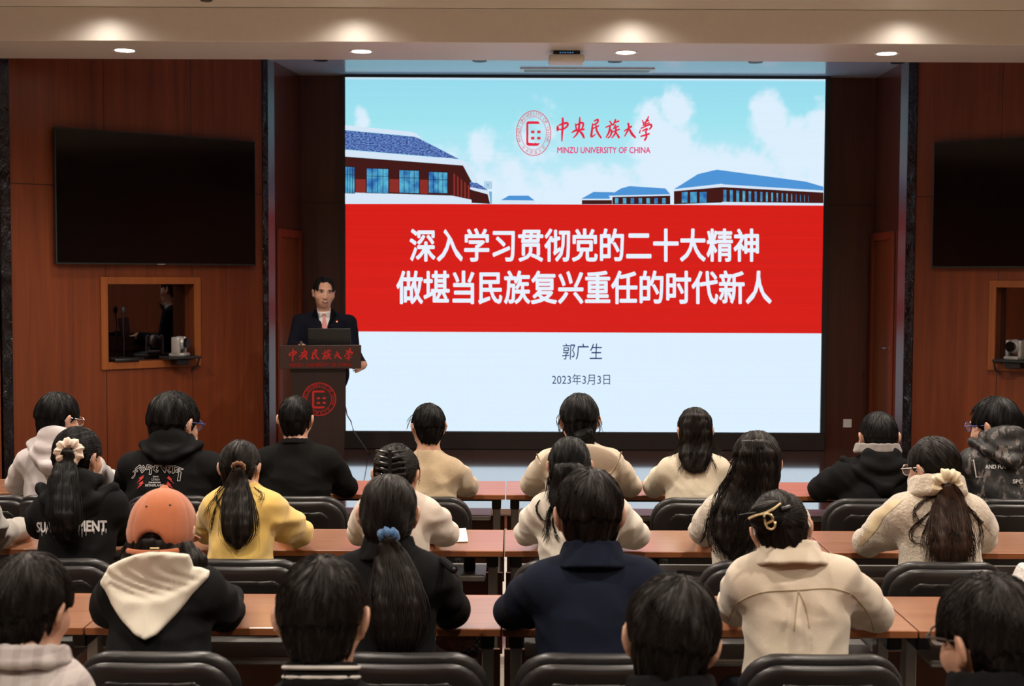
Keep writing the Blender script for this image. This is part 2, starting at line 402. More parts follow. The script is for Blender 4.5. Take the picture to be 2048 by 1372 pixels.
# ------------------------------------------------------------------ wall-hung televisions
def television(mw, x0, x1, z0, z1, label):
    e = empty('television', (0, 0, 0), label, 'television'); e.matrix_world = mw @ Matrix.Translation(((x0 + x1) / 2, 0, (z0 + z1) / 2))
    w, h = (x1 - x0) / 2, (z1 - z0) / 2
    MB().box((-w, -0.075, -h), (w, -0.03, h), 0.006, 2).build('casing', M['black'], e)
    MB().box((-w + 0.012, -0.078, -h + 0.016), (w - 0.012, -0.0745, h - 0.012)).build('screen', M['tv_glass'], e)
    MB().box((-0.35, -0.03, -0.2), (0.35, 0.0, 0.2)).build('wall_bracket', M['metal'], e)
    MB().box((-0.035, -0.079, -h + 0.003), (0.035, -0.0755, -h + 0.010)).build('maker_badge', M['metal'], e)
q = [on_left(*p) for p in ((102, 254), (505, 284), (105, 528), (503, 532))]
tvx0, tvx1 = (q[0].x + q[2].x) / 2, (q[1].x + q[3].x) / 2; tvz1, tvz0 = (q[0].z + q[1].z) / 2, (q[2].z + q[3].z) / 2
television(ML, tvx0, tvx1, tvz0, tvz1, 'television')
q = [on_right(1874, 285.5), on_right(1872, 536)]
television(MR, q[0].x, q[0].x + (tvx1 - tvx0), q[1].z, q[0].z, 'large black switched-off television on the wall past the white socket, cut by the picture edge')
bpy.data.objects['television']['label'] = 'large black switched-off television hung above the booth window holding the microphone'

# ------------------------------------------------------------------ text helper
def text_shape(body, offset=0.0, shear=0.0, res=3):
    c = bpy.data.curves.new('t', 'FONT'); c.body = body; c.offset = offset; c.shear = shear; c.resolution_u = res
    o = bpy.data.objects.new('t', c); COL.objects.link(o)
    me = bpy.data.meshes.new_from_object(o.evaluated_get(bpy.context.evaluated_depsgraph_get()))
    V = np.array([v.co[:] for v in me.vertices]).reshape(-1, 3); Fc = [tuple(p.vertices) for p in me.polygons]
    bpy.data.objects.remove(o); bpy.data.curves.remove(c); bpy.data.meshes.remove(me)
    lo, hi = V[:, :2].min(0), V[:, :2].max(0)
    return (V[:, :2] - lo) / (hi - lo), Fc, (hi[0] - lo[0]) / (hi[1] - lo[1])
class Flat:
    """flat shapes collected in picture coordinates (x right, y down) and laid on a surface by fn(x, y)"""
    def __init__(s): s.v = []; s.f = []
    def add(s, pts, faces=None):
        n = len(s.v); s.v += [tuple(p) for p in pts]
        s.f += [tuple(range(n, n + len(pts)))] if faces is None else [tuple(i + n for i in f) for f in faces]
        return s
    def text(s, body, x0, y0, x1, y1, offset=0.0, shear=0.0):
        uv, fc, _ = text_shape(body, 0.0, shear)
        w = offset * (x1 - x0) if offset > 0 else 0.0          # heavier letters: the same letter laid again all round
        sh = [(0, 0)] + ([(w * math.cos(a), 1.15 * w * math.sin(a)) for a in np.arange(8) * PI / 4] if w else [])
        for dx, dy in sh: s.add([(x0 + w + dx + u * (x1 - x0 - 2 * w), y1 - w + dy - v * (y1 - y0 - 2 * w)) for u, v in uv], fc)
        return s
    def ribbon(s, pts, closed=False, sub=5):
        """brush stroke through (x, y, half-width)"""
        P = np.array(pts, float); n = len(P)
        if n > 2 and not closed:
            t = np.arange(n); T = np.linspace(0, n - 1, (n - 1) * sub + 1); out = []
            for u in T:
                i = min(int(u), n - 2); f = u - i; p0, p1, p2, p3 = P[max(i - 1, 0)], P[i], P[i + 1], P[min(i + 2, n - 1)]
                out.append(0.5 * (2 * p1 + (p2 - p0) * f + (2 * p0 - 5 * p1 + 4 * p2 - p3) * f * f + (3 * p1 - p0 - 3 * p2 + p3) * f ** 3))
            P = np.array(out); n = len(P)
        d = np.roll(P, -1, 0) - np.roll(P, 1, 0)
        if not closed: d[0] = P[1] - P[0]; d[-1] = P[-1] - P[-2]
        d = d[:, :2] / (np.linalg.norm(d[:, :2], axis=1, keepdims=True) + 1e-9); nn = np.stack([-d[:, 1], d[:, 0]], 1)
        A = P[:, :2] + nn * P[:, 2:3]; B = P[:, :2] - nn * P[:, 2:3]
        fs = [(i, (i + 1) % n, n + (i + 1) % n, n + i) for i in range(n if closed else n - 1)]
        s.add(list(A) + list(B), fs)
        if not closed:
            for c, r in ((P[0, :2], P[0, 2]), (P[-1, :2], P[-1, 2])):
                s.add([(c[0] + r * math.cos(a), c[1] + r * math.sin(a)) for a in np.linspace(0, 2 * PI, 10)[:-1]])
        return s
    def ring(s, cx, cy, rx, ry, w, seg=64):
        return s.ribbon([(cx + rx * math.cos(a), cy + ry * math.sin(a), w) for a in np.linspace(0, 2 * PI, seg + 1)[:-1]], True)
    def xf(s, fn): s.v = [fn(*p) for p in s.v]; return s
    def build(s, name, mat, fn, parent=None):
        vs = [fn(*p) for p in s.v]
        if parent is not None:
            inv = parent.matrix_world.inverted(); vs = [inv @ Vector(v) for v in vs]
        return link_mesh(name, to_mesh(name, vs, s.f), mat, parent)
# brush-written name of the university, as strokes (x, y, half-width)
BRUSH = [
 [(650,360,10),(656,392,20),(650,418,12)], [(668,350,9),(725,325,15),(785,318,16),(785,358,14),(735,398,12)], [(675,408,9),(740,396,12)], [(722,250,13),(724,330,16),(716,450,14),(711,560,9)],
 [(955,238,9),(952,310,14),(935,420,15),(905,480,12),(865,518,7)], [(895,325,8),(908,400,13)], [(905,345,10),(985,312,14),(1002,340,14),(985,396,11)], [(848,445,8),(900,418,15),(1010,402,14)], [(945,420,10),(985,462,18),(1012,515,13)],
 [(1150,290,9),(1200,268,14),(1192,312,13),(1140,342,9)], [(1130,325,9),(1120,420,15),(1112,505,14),(1170,468,6)], [(1125,395,9),(1210,355,11)], [(1172,340,9),(1190,430,15),(1242,515,13)],
 [(1362,290,9),(1382,322,13)], [(1308,374,9),(1405,334,11)], [(1368,350,12),(1352,440,14),(1312,512,8)], [(1362,412,10),(1388,422,14),(1372,490,11),(1338,520,9)], [(1440,272,13),(1412,345,9)], [(1428,312,8),(1482,290,13)], [(1440,345,12),(1416,392,8)], [(1408,395,8),(1475,362,12)], [(1398,440,9),(1490,402,12)], [(1446,372,11),(1440,450,14),(1392,518,8)], [(1445,440,10),(1486,512,16)],
 [(1562,424,9),(1655,364,13)], [(1612,322,14),(1620,390,15),(1565,495,8)], [(1625,390,10),(1662,462,19),(1708,512,13)],
 [(1888,228,9),(1868,292,10)], [(1806,282,8),(1828,335,11)], [(1830,312,9),(1892,282,9)], [(1815,348,9),(1898,312,10)], [(1860,268,8),(1845,352,9)], [(1778,408,6),(1768,450,11)], [(1790,388,9),(1910,336,13),(1928,365,14),(1900,402,9)], [(1808,424,9),(1872,394,12),(1848,440,9)], [(1850,430,10),(1862,495,13),(1838,550,13)], [(1788,498,11),(1896,464,13)],
]
def brush_name(fl, x0, y0, x1, y1):
    sx, sy = (x1 - x0) / (1940 - 635), (y1 - y0) / (565 - 220); s = math.sqrt(sx * sy)
    for st in BRUSH: fl.ribbon([(x0 + (x - 635) * sx, y0 + (y - 220) * sy, w * s) for x, y, w in st])
    return fl
def emblem_shapes(fl, cx, cy, rx, ry, heavy=1.0):
    fl.ring(cx, cy, rx * 0.985, ry * 0.985, 0.018 * rx * heavy); fl.ring(cx, cy, rx * 0.73, ry * 0.73, 0.011 * rx * heavy)
    k = lambda x, y: (cx + (x - 322) / 238 * rx, cy + (y - 453) / 310 * ry)
    fl.add([k(*p) for p in ((245, 290), (385, 290), (410, 327), (250, 327), (250, 590), (222, 605), (222, 310))])
    fl.add([k(*p) for p in ((250, 583), (335, 590), (350, 580), (360, 590), (410, 588), (380, 626), (245, 626), (222, 605), (235, 590))])
    for a in (287, 370):
        for b in (417, 503): fl.add([k(*p) for p in ((a, b), (a + 47, b), (a + 47, b + 37), (a, b + 37))])
    def arc(word, a0, a1, size, flip, off):
        for i, ch in enumerate(word):
            if ch == ' ': continue
            a = a0 + (a1 - a0) * i / (len(word) - 1); uv, fc, asp = text_shape(ch, off); h = size; w = size * min(asp, 1.05)
            if ch == 'I': w = size * 0.15
            pts = []
            for u, v in uv:
                x, y = (u - 0.5) * w, (v - 0.5) * h
                if flip: r = 0.855 - y; b = a + x / 0.855
                else: r = 0.855 + y; b = a - x / 0.855
                pts.append((cx + rx * r * math.cos(b), cy - ry * r * math.sin(b)))
            fl.add(pts, fc)
    arc('MINZU UNIVERSITY OF CHINA', math.radians(200), math.radians(-22), 0.16, False, 0.0)
    arc('中央民族大学', math.radians(228), math.radians(312), 0.17, True, 0.0)
    return fl

# ------------------------------------------------------------------ LED wall
SY = 13.30
led = empty('led_video_wall', (0.705, SY, STAGE_Z), 'huge bright LED wall showing white lettering on a red band', 'screen')
c = [at(*p, SY) for p in ((690, 155), (1651, 158), (1640, 865), (692, 862))]
X0, X1, Z0, Z1 = (c[0].x + c[3].x) / 2, (c[1].x + c[2].x) / 2, (c[2].z + c[3].z) / 2, (c[0].z + c[1].z) / 2
bpy.context.view_layer.update()
def L(p): return (p[0] - 0.705, p[1] - SY, p[2] - STAGE_Z)
MB().box(L((X0 - 0.025, SY - 0.01, STAGE_Z)), L((X1 + 0.05, SY + 0.09, Z0 - 0.004)), 0.006, 1).build('plinth', plain('dark_glossy_plinth', (0.030, 0.025, 0.024), 0.28), led)
m = MB(); m.box(L((X0 - 0.022, SY - 0.012, Z0)), L((X0 - 0.003, SY + 0.09, Z1 + 0.028))); m.box(L((X1 + 0.003, SY - 0.012, Z0)), L((X1 + 0.045, SY + 0.09, Z1 + 0.028))); m.box(L((X0 - 0.003, SY - 0.012, Z1 + 0.003)), L((X1 + 0.003, SY + 0.09, Z1 + 0.028)))
m.build('frame', M['black'], led)
MB().box(L((X0 - 0.003, SY + 0.01, Z0 - 0.003)), L((X1 + 0.003, SY + 0.09, Z1 + 0.003))).build('cabinet', M['black'], led)
def zrow(py): return (at(1170, py, SY).z)
ZB1, ZB0 = zrow(409), zrow(665)              # red band
def led_mat(name, color_fn, strength=1.0, bands=0.05):
    t = NT(name); z = t.sep(t.coord())[2]
    w = t.noise(t.coord('Object', (0.15, 1, 42)), 1.0, 2)
    col = color_fn(t)
    s = t.math('MULTIPLY', t.math('ADD', 1.0 - bands, t.math('MULTIPLY', w, 2 * bands)), strength)
    t.bs(Base_Color=(0.0, 0.0, 0.0), Roughness=0.5, Specular_IOR_Level=0.15, Emission_Color=col, Emission_Strength=s)
    return t.m
LEDK = 1.0
# sky picture: colours computed per point of a fine grid
nx, nz = 300, 90
gx = np.linspace(X0, X1, nx); gz = np.linspace(ZB1, Z1, nz)
def fbm(x, y, seed, octs=5):
    r = np.random.default_rng(seed); out = np.zeros_like(x); amp = 1.0; fr = 1.0
    for _ in range(octs):
        for _ in range(3):
            a = r.uniform(0, 2 * PI); ph = r.uniform(0, 2 * PI); k = fr * r.uniform(0.7, 1.3)
            out += amp * np.sin(k * (x * math.cos(a) + y * math.sin(a)) + ph + 1.3 * np.sin(k * 0.6 * (y * math.cos(a) - x * math.sin(a)) + ph * 2))
        amp *= 0.55; fr *= 2.1
    return out / 4.0
GX, GZ = np.meshgrid(gx, gz, indexing='ij')
pxg = 690 + (GX - X0) / (X1 - X0) * 960; pyg = 158 + (Z1 - GZ) / (Z1 - ZB1) * 250
v = np.clip((pyg - 158) / 250, 0, 1)[..., None]
top, mid, low = [np.array(srgb(*q)) for q in ((150, 218, 238), (160, 228, 240), (206, 236, 252))]
sky = np.where(v < 0.35, top + (mid - top) * (v / 0.35), mid + (low - mid) * ((v - 0.35) / 0.65))
fld = np.full(pxg.shape, -1.0)
for cx, cy, rx, ry, s in ((1330, 320, 80, 130, 1.1), (1350, 225, 40, 50, 1), (1300, 250, 40, 60, .9), (1430, 350, 110, 70, 1), (1538, 250, 44, 80, 1), (1590, 300, 70, 70, 1), (1500, 340, 90, 50, .9), (1640, 240, 30, 50, .9), (1650, 330, 60, 90, 1), (962, 320, 30, 70, .7), (1075, 290, 50, 80, .35), (722, 250, 16, 30, .5), (1010, 350, 60, 50, .6), (880, 330, 60, 40, .5), (1200, 385, 170, 60, .9), (1550, 380, 160, 70, 1), (1060, 390, 80, 36, .7)):
    fld = np.maximum(fld, s * (1 - ((pxg - cx) / rx) ** 2 - ((pyg - cy) / ry) ** 2))
nz_ = fbm(pxg / 20, pyg / 20, 5) + 0.8 * fbm(pxg / 7, pyg / 7, 8)
cl = np.clip((fld + 0.34 * nz_ + 0.16) / 0.85, 0, 1)[..., None]; cl = cl * cl * (3 - 2 * cl)
wht = np.array(srgb(222, 239, 253)); colr = sky + (wht - sky) * cl * 0.97
edge = np.clip((162 - pyg) / 3, 0, 1)[..., None]; colr = colr + (wht - colr) * edge
vs = [(x - 0.705, 0.004, z - STAGE_Z) for x in gx for z in gz]
fs = [(i * nz + j, (i + 1) * nz + j, (i + 1) * nz + j + 1, i * nz + j + 1) for i in range(nx - 1) for j in range(nz - 1)]
me = to_mesh('sky_picture', vs, fs)
ca = me.color_attributes.new('picture', 'FLOAT_COLOR', 'POINT'); ca.data.foreach_set('color', np.concatenate([colr.reshape(-1, 3), np.ones((nx * nz, 1))], 1).astype(np.float32).ravel())
def _attr(t):
    a = t.n.new('ShaderNodeVertexColor'); a.layer_name = 'picture'; return a.outputs[0]
link_mesh('sky_picture', me, led_mat('led_sky', _attr, LEDK, 0.03), led)
MB().box(L((X0, SY + 0.004, ZB0)), L((X1, SY + 0.01, ZB1))).build('red_band', led_mat('led_red', lambda t: (*srgb(214, 30, 24), 1), LEDK, 0.12), led)
def _low(t):
    b = t.n.new('ShaderNodeTexVoronoi'); b.feature = 'F1'
    t.t.links.new(t.coord('Object', (5, 1, 9)), b.inputs['Vector']); b.inputs['Scale'].default_value = 1.0; b.inputs['Randomness'].default_value = 0.0
    w = t.math('SINE', t.math('MULTIPLY', b.outputs['Distance'], 42.0))
    return t.ramp(t.math('MULTIPLY_ADD' if False else 'MULTIPLY', t.math('ADD', w, 1.0), 0.5), [(0.0, srgb(219, 239, 254)), (1.0, srgb(223, 241, 255))])
MB().box(L((X0, SY + 0.004, Z0)), L((X1, SY + 0.01, ZB0))).build('lower_panel', led_mat('led_pale', _low, LEDK, 0.03), led)
def scr(y): return lambda px, py: at(px, py, SY).xyz * 1.0 + Vector((0, y, 0)) 
E = lambda n, c: emissive(n, (*srgb(*c), 1), LEDK)
E_WHITE = E('led_white_text', (232, 241, 253)); E_RED = E('led_logo_red', (226, 44, 70)); E_PINK = E('led_logo_pink', (226, 52, 120)); E_NAVY = E('led_navy_text', (28, 48, 104))
def pic(name, shapes, mat, d):
    f = Flat()
    for sh in shapes: f.add(sh)
    return f.build(name, mat, scr(d), led)
z2 = lambda x, y: (680 + x / 2.9186, y / 2.9186); z3 = lambda x, y: (1348 + x / 2.9186, y / 2.9186)
Q = lambda f, pts: [f(*p) for p in pts]
left = 690.3
roofs = [Q(z2, [(30, 760), (400, 795), (450, 800), (480, 818), (695, 928), (30, 872)])]
t = NT('led_roof_blue'); f = t.noise(t.coord('Object', (45, 1, 90)), 1.0, 3)
t.bs(Base_Color=(0, 0, 0), Specular_IOR_Level=0.1, Emission_Strength=1.0, Emission_Color=t.ramp(f, [(0.38, srgb(38, 48, 120)), (0.62, srgb(112, 150, 214))])); t.m.cycles.emission_sampling = 'NONE'
pic('roof_picture', roofs + [Q(z2, [(757, 1063), (800, 1068), (840, 1092), (862, 1112), (760, 1092)])], t.m, 0.002)
pic('white_eave_picture', [Q(z2, [(30, 730), (420, 770), (447, 780), (490, 822), (450, 803), (415, 794), (30, 758)]),
    Q(z2, [(30, 876), (720, 935), (748, 955), (806, 1060), (796, 1064), (718, 966), (30, 912)]), Q(z2, [(30, 1122), (655, 1142), (768, 1166), (768, 1186), (655, 1190), (30, 1190)]),
    Q(z2, [(760, 1092), (862, 1112), (880, 1132), (862, 1132), (760, 1105)]), Q(z3, [(0, 1106), (282, 1076), (872, 1112), (872, 1124), (282, 1092), (0, 1116)]), Q(z3, [(280, 1178), (872, 1186), (872, 1194), (280, 1194)]), Q(z2, [(920, 1192), (950, 1168), (1138, 1170), (1140, 1192)]), Q(z2, [(1410, 1160), (1590, 1160), (1590, 1168), (1410, 1168)]), Q(z2, [(1570, 1142), (1928, 1134), (1928, 1142), (1570, 1150)])], E('led_eave_white', (214, 230, 246)), 0.0015)
pic('facade_picture', [Q(z2, [(30, 914), (718, 966), (768, 1060), (768, 1166), (655, 1142), (30, 1122)]), Q(z2, [(760, 1106), (862, 1134), (876, 1190), (768, 1184)]),
    Q(z3, [(0, 1116), (282, 1092), (872, 1124), (872, 1188), (282, 1182), (0, 1192)]), Q(z2, [(1412, 1168), (1588, 1168), (1588, 1192), (1412, 1192)]), Q(z2, [(1590, 1150), (1928, 1142), (1928, 1192), (1590, 1192)])], E('led_facade_brown', (66, 26, 24)), 0.002)
pic('facade_column_picture', [Q(z2, [(a, 1045), (a + 60, 1047), (a + 60, 1124), (a, 1122)]) for a in (90, 288)] + [Q(z2, [(466, 1048), (514, 1050), (514, 1132), (466, 1130)])] + [Q(z2, [(662 + i * 21, 1010 + i * 17), (672 + i * 21, 1018 + i * 17), (672 + i * 21, 1146 + i * 4), (662 + i * 21, 1144 + i * 4)]) for i in range(5)], E('led_facade_red', (138, 46, 40)), 0.0015)
win = [(30, 972, 86), (155, 982, 283), (345, 992, 462), (517, 1002, 628)]
t = NT('led_window_blue'); f = t.noise(t.coord('Object', (9, 1, 9)), 1.0, 3)
t.bs(Base_Color=(0, 0, 0), Specular_IOR_Level=0.1, Emission_Strength=1.0, Emission_Color=t.ramp(f, [(0.35, srgb(40, 96, 170)), (0.65, srgb(92, 186, 216))])); t.m.cycles.emission_sampling = 'NONE'
pic('window_picture', [Q(z2, [(a, b), (c_, b + 6), (c_, 1128), (a, 1124)]) for a, b, c_ in win] + [Q(z3, [(a, 1122), (a + w_, 1120), (a + w_, 1182), (a, 1184)]) for a, w_ in ((45, 34), (95, 38), (150, 40))] + [Q(z3, [(288 + i * 39 - i * i * 0.5, 1108 + i * 2), (306 + i * 38 - i * i * 0.5, 1109 + i * 2), (306 + i * 38 - i * i * 0.5, 1178), (288 + i * 39 - i * i * 0.5, 1176)]) for i in range(17) if 306 + i * 38 - i * i * 0.5 < 868] + [Q(z2, [(1605 + i * 46, 1156), (1625 + i * 46, 1156), (1625 + i * 46, 1188), (1605 + i * 46, 1188)]) for i in range(7)], t.m, 0.0012)
mun = Flat()
for a, b, c_ in win:
    for k in range(5):
        x = a + (c_ - a) * k / 4; mun.ribbon([(*z2(x, b), 0.55), (*z2(x, 1126), 0.55)])
    for y in (b, b + 45, 1126): mun.ribbon([(*z2(a, y), 0.5), (*z2(c_, y + 3), 0.5)])
mun.build('window_bar_picture', E('led_bar_dark', (30, 24, 40)), scr(0.0008), led)
pic('far_roof_picture', [Q(z3, [(0, 1104), (140, 1016), (250, 990), (285, 1072)]), Q(z3, [(250, 990), (770, 1060), (872, 1090), (872, 1112), (285, 1076)]), Q(z2, [(1405, 1162), (1480, 1120), (1600, 1122), (1572, 1160)]), Q(z2, [(1565, 1146), (1640, 1100), (1690, 1086), (1900, 1100), (1928, 1134)]), Q(z2, [(940, 1168), (985, 1142), (1100, 1142), (1136, 1170)])], E('led_far_roof', (78, 148, 214)), 0.0018)
tw = Flat()
for r in (19, 11): tw.ribbon([(*z2(864 + r * a, 1080 + r * b), 0.9) for a, b in ((-1, -1), (1, -1), (1, 1), (-1, 1))], True)
tw.add(Q(z2, [(858, 1074), (870, 1074), (870, 1086), (858, 1086)])); tw.add(Q(z2, [(870, 1118), (886, 1118), (886, 1190), (878, 1190)]))
tw.build('tower_picture', E('led_tower', (120, 168, 206)), scr(0.0014), led)
f = emblem_shapes(Flat(), 1067.2, 266.4, 34.9, 45.4, 1.2); f.build('emblem', E_RED, scr(0.0), led)
f = brush_name(Flat(), 1112.5, 232, 1304.5, 282.5); f.build('brush_lettering', E_RED, scr(0.0), led)
Flat().text('MINZU UNIVERSITY OF CHINA', 1114.5, 294, 1301, 306.5, 0.0016).build('small_lettering', E_PINK, scr(0.0), led)
f = Flat(); f.text('深入学习贯彻党的二十大精神', 819, 456.5, 1518, 523.5, 0.0019); f.build('title_lettering', E_WHITE, scr(0.0), led)
f = Flat(); f.text('做堪当民族复兴重任的时代新人', 792.5, 541, 1543.5, 608.5, 0.0018); f.build('title_lettering', E_WHITE, scr(0.0), led)
Flat().text('郭广生', 1124.5, 687, 1204, 719.5, 0.0, 0.06).build('name_lettering', E_NAVY, scr(0.0), led)
Flat().text('2023年3月3日', 1104, 748, 1220, 769.5, 0.0).build('date_lettering', E_NAVY, scr(0.0), led)

# ------------------------------------------------------------------ ceiling things
M['lamp'] = emissive('lit_lamp_glass', (1.0, 0.93, 0.82, 1), 14.0)
t4 = ('leftmost of the four, above the left television', 'second of the four, near the top corner of the LED wall', 'third of the four, right beside the white ceiling box', 'last of the four, above the right recess corner')
for xx, lab in zip(BEAM_X, ('over the television above the microphone window', 'near the LED wall corner beside the lectern', 'next to the white box under the beam', 'over the stage side with the wall socket')):
    e = empty('downlight', (xx, 10.42, 3.58), 'lit round downlight in the beam underside ' + lab, 'downlight', 'lit downlights in the beam')
    MB().lathe([(0.078, 0.0), (0.092, -0.004), (0.096, 0.0), (0.08, 0.004)]).build('trim_ring', M['white'], e, smooth=True)
    MB().lathe([(0.0, -0.001), (0.072, -0.002), (0.076, 0.003), (0.0, 0.003)]).build('lamp', M['lamp'], e)
for px, lab in zip((647, 960, 1228, 1508, 1793), ('nearest the lectern', 'left of the white ceiling box', 'right of the white ceiling box', 'over the pale right side of the screen', 'in the right corner of the recess')):
    p = at_z(px, 122, CEIL_Z)
    e = empty('recessed_spotlight', (p.x, 12.32, CEIL_Z), 'unlit black round spotlight in the stage ceiling ' + lab, 'spotlight', 'unlit stage spotlights')
    MB().lathe([(0.05, -0.022), (0.064, -0.026), (0.068, 0.0), (0.05, 0.0)]).build('trim_ring', M['black'], e, smooth=True)
    MB().lathe([(0.0, -0.014), (0.05, -0.014), (0.05, 0.0), (0.0, 0.0)]).build('lens', M['black'], e)
a, b = at_z(1040, 143, CEIL_Z), at_z(1305, 143, CEIL_Z)
e = empty('air_vent', ((a.x + b.x) / 2, 12.95, CEIL_Z), 'long white slot air vent in the stage ceiling above the screen', 'vent'); hw = (b.x - a.x) / 2
m = MB(); m.box((-hw, -0.12, -0.015), (hw, -0.08, 0.0)); m.box((-hw, 0.08, -0.015), (hw, 0.12, 0.0)); m.box((-hw, -0.08, -0.015), (-hw + 0.04, 0.08, 0)); m.box((hw - 0.04, -0.08, -0.015), (hw, 0.08, 0)); m.build('frame', M['white'], e)
m = MB()
for k in range(4): m.box((-hw + 0.04, -0.07 + k * 0.04, -0.012), (hw - 0.04, -0.05 + k * 0.04, -0.002))
m.build('slats', M['metal'], e)
p = at(1134, 118, 10.30)
e = empty('ceiling_box', (p.x, 10.40, 3.58), 'small white rounded electronic box hung under the beam', 'ceiling device')
MB().box((-0.137, -0.1, -0.085), (0.137, 0.14, -0.03), 0.02, 3).build('housing', M['white'], e, smooth=True)
MB().box((-0.10, -0.07, -0.03), (0.10, 0.12, 0.0)).build('mount', M['black'], e)
m = MB()
for k in range(6): m.box((-0.055 + k * 0.019, -0.073, -0.021 + 0.002 * (k % 2)), (-0.044 + k * 0.019, -0.0695, -0.012))
m.build('indicator_lights', emissive('blue_indicator', (0.10, 0.30, 0.55, 1), 0.6), e)
p = at_z(416, -4, CEIL_Z)
e = empty('smoke_detector', (p.x, 9.62, CEIL_Z), 'small dark round detector on the ceiling in front of the beam', 'detector')
MB().lathe([(0.0, -0.035), (0.035, -0.035), (0.05, -0.02), (0.055, 0.0), (0.0, 0.0)]).build('body', M['plastic'], e, smooth=True)
p = at(1694.5, 846.5, 13.40)
e = empty('wall_socket', (p.x, 13.40, p.z), 'square white socket plate low on the dark wood beside the screen', 'socket')
MB().box((-0.042, -0.010, -0.042), (0.042, 0.0, 0.042), 0.003, 2).build('plate', M['white'], e)
MB().box((-0.02, -0.012, -0.016), (0.02, -0.0098, 0.016), 0.002, 1).build('socket_face', M['white'], e)

# ------------------------------------------------------------------ window ledge things
def ptz(mw, x, z, label, face):
    e = empty('video_camera', (0, 0, 0), label, 'camera'); e.matrix_world = mw @ Matrix.Translation((x, -0.07, z)) @ Matrix.Rotation(face, 4, 'Z')
    MB().box((-0.07, -0.07, 0.0), (0.07, 0.07, 0.03), 0.01, 2).build('base', M['metal'], e, smooth=True)
    for sx in (-0.06, 0.06): MB().box((sx - 0.015, -0.035, 0.02), (sx + 0.015, 0.045, 0.17), 0.012, 2).build('yoke_arm', M['metal'], e, smooth=True)
    h = MB().sphere((0, 0, 0.115), (0.055, 0.07, 0.062)).build('head', M['metal'], e, smooth=True)
    MB().cyl((0, -0.055, 0.115), (0, -0.082, 0.115), 0.042, 0.045, 20).build('lens_hood', M['black_gloss'], h, smooth=True)
def ledge(mw, x0, x1, z, label, cx):
    e = empty('camera_bracket', (0, 0, 0), label, 'bracket'); e.matrix_world = mw @ Matrix.Translation(((x0 + x1) / 2, 0, z)); w = (x1 - x0) / 2
    MB().box((-w, -0.18, -0.02), (w, 0.04, 0.0), 0.004, 1).build('plate', M['black'], e)
    MB().box((-w * 0.45, -0.15, -0.075), (w * 0.3, -0.028, -0.02), 0.006, 1).build('clamp', M['plastic'], e)
    s = 1 if cx > 0 else -1
    MB().tube([(s * w * 0.96, -0.1, 0.0), (s * (w + 0.012), -0.1, -0.02), (s * (w + 0.012), -0.06, -0.09), (s * (w - 0.03), -0.03, -0.135)], 0.008).build('cable', M['black'], e, smooth=True)
pa, pb = on_left(321, 712), on_left(386, 712)
ledge(ML, pa.x, pb.x, LZ0 + 0.035, 'black clamp shelf holding the camera in the window near the speaker', 1)
ptz(ML, on_left(352, 700).x, LZ0 + 0.035, 'grey robotic video camera on a black shelf in the window beside the microphone', math.radians(40))
pa = on_right(1998, 720)
ledge(MR, pa.x, pa.x + 0.36, RZ0 + 0.045, 'black clamp shelf in the booth window under the other television, below its camera', -1)
ptz(MR, on_right(2036, 700).x, RZ0 + 0.045, 'grey robotic video camera in the booth window cut by the picture edge', math.radians(-15))
pm = on_left(251, 718)
e = empty('desk_microphone', (0, 0, 0), 'black gooseneck microphone on a flat base standing in the booth window', 'microphone'); e.matrix_world = ML @ Matrix.Translation((pm.x, 0.03, LZ0))
MB().box((-0.11, -0.07, 0.0), (0.11, 0.055, 0.03), 0.01, 2).build('base', M['plastic'], e, smooth=True)
MB().tube([(0.0, 0, 0.03), (0, 0, 0.2), (-0.005, 0, 0.34), (-0.008, -0.01, 0.42)], 0.0055).build('gooseneck', M['plastic'], e, smooth=True)
MB().sphere((-0.008, -0.012, 0.44), (0.021, 0.021, 0.034)).build('windscreen', M['black'], e, smooth=True)

# ------------------------------------------------------------------ lectern and what stands on it
LY = 11.0
q = [at(560, 690, LY), at(722, 690, LY), at(722, 738, LY)]
LXc = (q[0].x + q[1].x) / 2; LW = q[1].x - q[0].x; LT, LB = q[0].z, q[2].z
lect = empty('lectern', (LXc, LY, STAGE_Z), 'dark wooden lectern with red lettering and a round red emblem', 'lectern')
bpy.context.view_layer.update()
bx0, bx1 = at(585, 800, LY + 0.05).x - LXc, at(692, 800, LY + 0.05).x - LXc
zt = LB - STAGE_Z
m = MB()
rs = []
for z, k, d0, d1 in ((0.0, 0.93, 0.07, 0.29), (0.05, 0.93, 0.07, 0.29), (zt, 1.03, 0.045, 0.33)):
    c_ = (bx0 + bx1) / 2; h = (bx1 - bx0) / 2 * k; rs.append([m.bm.verts.new(p) for p in ((c_ - h, d0, z), (c_ + h, d0, z), (c_ + h, d1, z), (c_ - h, d1, z))])
for A, B in zip(rs, rs[1:]):
    for k in range(4): m.bm.faces.new((A[k], A[(k + 1) % 4], B[(k + 1) % 4], B[k]))
m.bm.faces.new(rs[0][::-1]); m.bm.faces.new(rs[-1])
m.build('body', M['lectern_wood'], lect)
MB().box((bx0 - 0.03, 0.03, 0.0), (bx1 + 0.0, 0.33, 0.045), 0.006, 1).build('base', M['lectern_wood'], lect)
M['lectern_panel'] = wood_mat('lectern_sign_panel', (0.022, 0.009, 0.007), (0.034, 0.013, 0.010), 0, 0.4)
MB().box((-LW / 2, 0.0, LB - STAGE_Z), (LW / 2, 0.03, LT - STAGE_Z), 0.003, 1).build('sign_panel', M['lectern_panel'], lect)
tz = LT - STAGE_Z
MB().prism([(0.03, tz - 0.085), (0.03, tz - 0.06), (0.37, tz - 0.06), (0.37, tz - 0.085)], -LW / 2 + 0.01, LW / 2 - 0.01, 0).build('top_board', M['lectern_panel'], lect)
